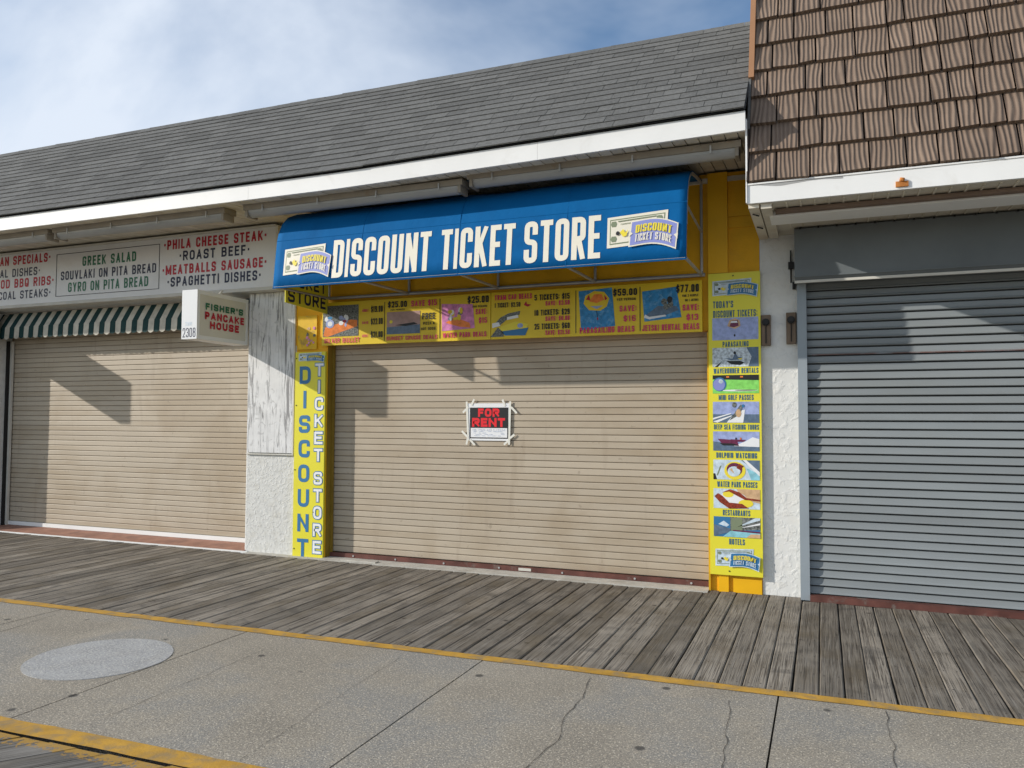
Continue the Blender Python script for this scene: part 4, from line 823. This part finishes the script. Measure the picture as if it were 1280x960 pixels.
# ================================================================== BOX SIGNS
def box_sign(XB, label, lettered=True, dz=0, wd=.215):
    t = thing('box_sign', label, 'sign', group='projecting box signs on the pancake house'); xa, xb_ = XB-wd, XB; ya, yb2 = -.86, -.03; za, zb = 2.478+dz, 3.03+dz
    m = MB(); m.box(xa+.004, xb_-.004, ya+.004, yb2, za+.004, zb-.004); m.build('body', boxs_m, t)
    m = MB()
    for (y0, y1, z0, z1) in ((ya, yb2, za, za+.045), (ya, yb2, zb-.045, zb), (ya, ya+.04, za+.045, zb-.045), (yb2-.04, yb2, za+.045, zb-.045)): m.box(xa, xb_, y0, y1, z0, z1)
    m.build('frame', boxw_m, t); boxpart('front_panel', boxw_m, t, xa-.002, xb_+.002, ya-.004, ya-.0005, za, zb)
    m = MB(); m.box(xa+.02, xb_-.02, yb2+.001, -.005, za+.02, zb-.03); m.tube([((xa+xb_)/2, -.42, zb), ((xa+xb_)/2, -.36, zb+.07)], .012, 8); m.build('mounting', trim_m, t)
    if lettered:
        mp_ = lambda x, z, y: (xb_-.0012-y, x, z)
        for wd_, a_, b_, c_, d_, mt_ in (("FISHER'S", -.735, -.125, 2.822, 2.897, green_m), ('PANCAKE', -.742, -.105, 2.712, 2.798, red_m), ('HOUSE', -.662, -.19, 2.610, 2.696, red_m)):
            m = MB(); text(m, wd_, a_, b_, c_, d_, -.0035, .27, 0, mp_); m.build('lettering', mt_, t)
        m = MB(); text(m, '2308', xa+.015, xb_-.015, za+.02, za+.125, ya-.005, .10, 0); m.build('house_number', navy_m, t)
        m = MB(); text(m, '2308', xa+.05, xb_-.07, za+.15, za+.19, ya-.005, .10, 0); m.build('faded_number', pale_m, t)
    return t
box_sign(-6.458, "white projecting box sign reading FISHER'S PANCAKE HOUSE, numbered 2308")
box_sign(-10.86, 'plain white projecting box sign at the left end of the menu sign', False, .05, .18)

# ================================================================== GREEN STRIPED AWNING
t = thing('striped_awning', 'short green and cream striped awning with scalloped edge over shutter', 'awning')
sw = .0965; n = 62; x = -6.475
zf = W(190, 399, .03)[1]; zb_ = W(190, 414.5, .03)[1]; ztp = W(190, 381, .16)[1]
for k in range(n):
    xa, xb_ = x-sw, x; mt = awg_m if k % 2 else aww_m; jig = random.uniform(-.004, .004)
    pr = [(.16, ztp), (.10, (ztp+zf)/2+.01), (.036, zf+.004), (.030, zf)]
    m = MB()
    for (y0, z0), (y1, z1) in zip(pr, pr[1:]): m.quad([(xa, y0, z0), (xa, y1, z1), (xb_, y1, z1), (xb_, y0, z0)])
    b0 = len(m.v); fr = []
    for j in range(7):
        u = j/6; xx = xa+(xb_-xa)*u; zz = zb_+.012+jig-.022*math.sin(math.pi*u)*(1 if mt is aww_m else .7); fr.append((xx, .022+jig, zz))
    for p, q in zip(fr, fr[1:]): m.quad([p, q, (q[0], .030, zf), (p[0], .030, zf)])
    m.build('stripe', mt, t); x -= sw

# ================================================================== PLYWOOD, BLOCKS
t = thing('plywood_panel', 'peeling white painted plywood sheet on the pillar beside box sign', 'panel')
m = MB(); m.box(-6.447, -5.792, -.024, -.002, 1.19, 3.10); m.build('sheet', ply_m, t); boxpart('edge_strip', trim_m, t, -5.7915, -5.772, -.026, -.002, 1.18, 3.10); boxpart('edge_strip', trim_m, t, -6.46, -5.772, -.026, -.002, 1.165, 1.178)
for (xa, xb_, za, zb, lb) in ((-.527, -.444, 2.29, 2.572, 'small wooden block with black knob beside the yellow ticket list'), (-.308, -.222, 2.298, 2.585, 'small wooden block with black knob beside the grey shutter post')):
    t = thing('wooden_block', lb, 'wooden block', group='wooden blocks on the white pillar')
    m = MB(); m.bbox(xa, xb_, -.045, -.001, za, zb, .006); m.build('block', oldwood_m, t)
    m = MB(); cx = (xa+xb_)/2
    for s in ((.034, -.046, -.075), (.024, -.0755, -.095)): m.tube([(cx, s[1], zb-.07), (cx, s[2], zb-.07)], s[0], 12)
    m.build('knob', black_m, t)
    m = MB(); m.tube([(cx, -.05, zb-.10), (cx, -.05, za+.02)], .005, 6); m.build('wire', black_m, t)
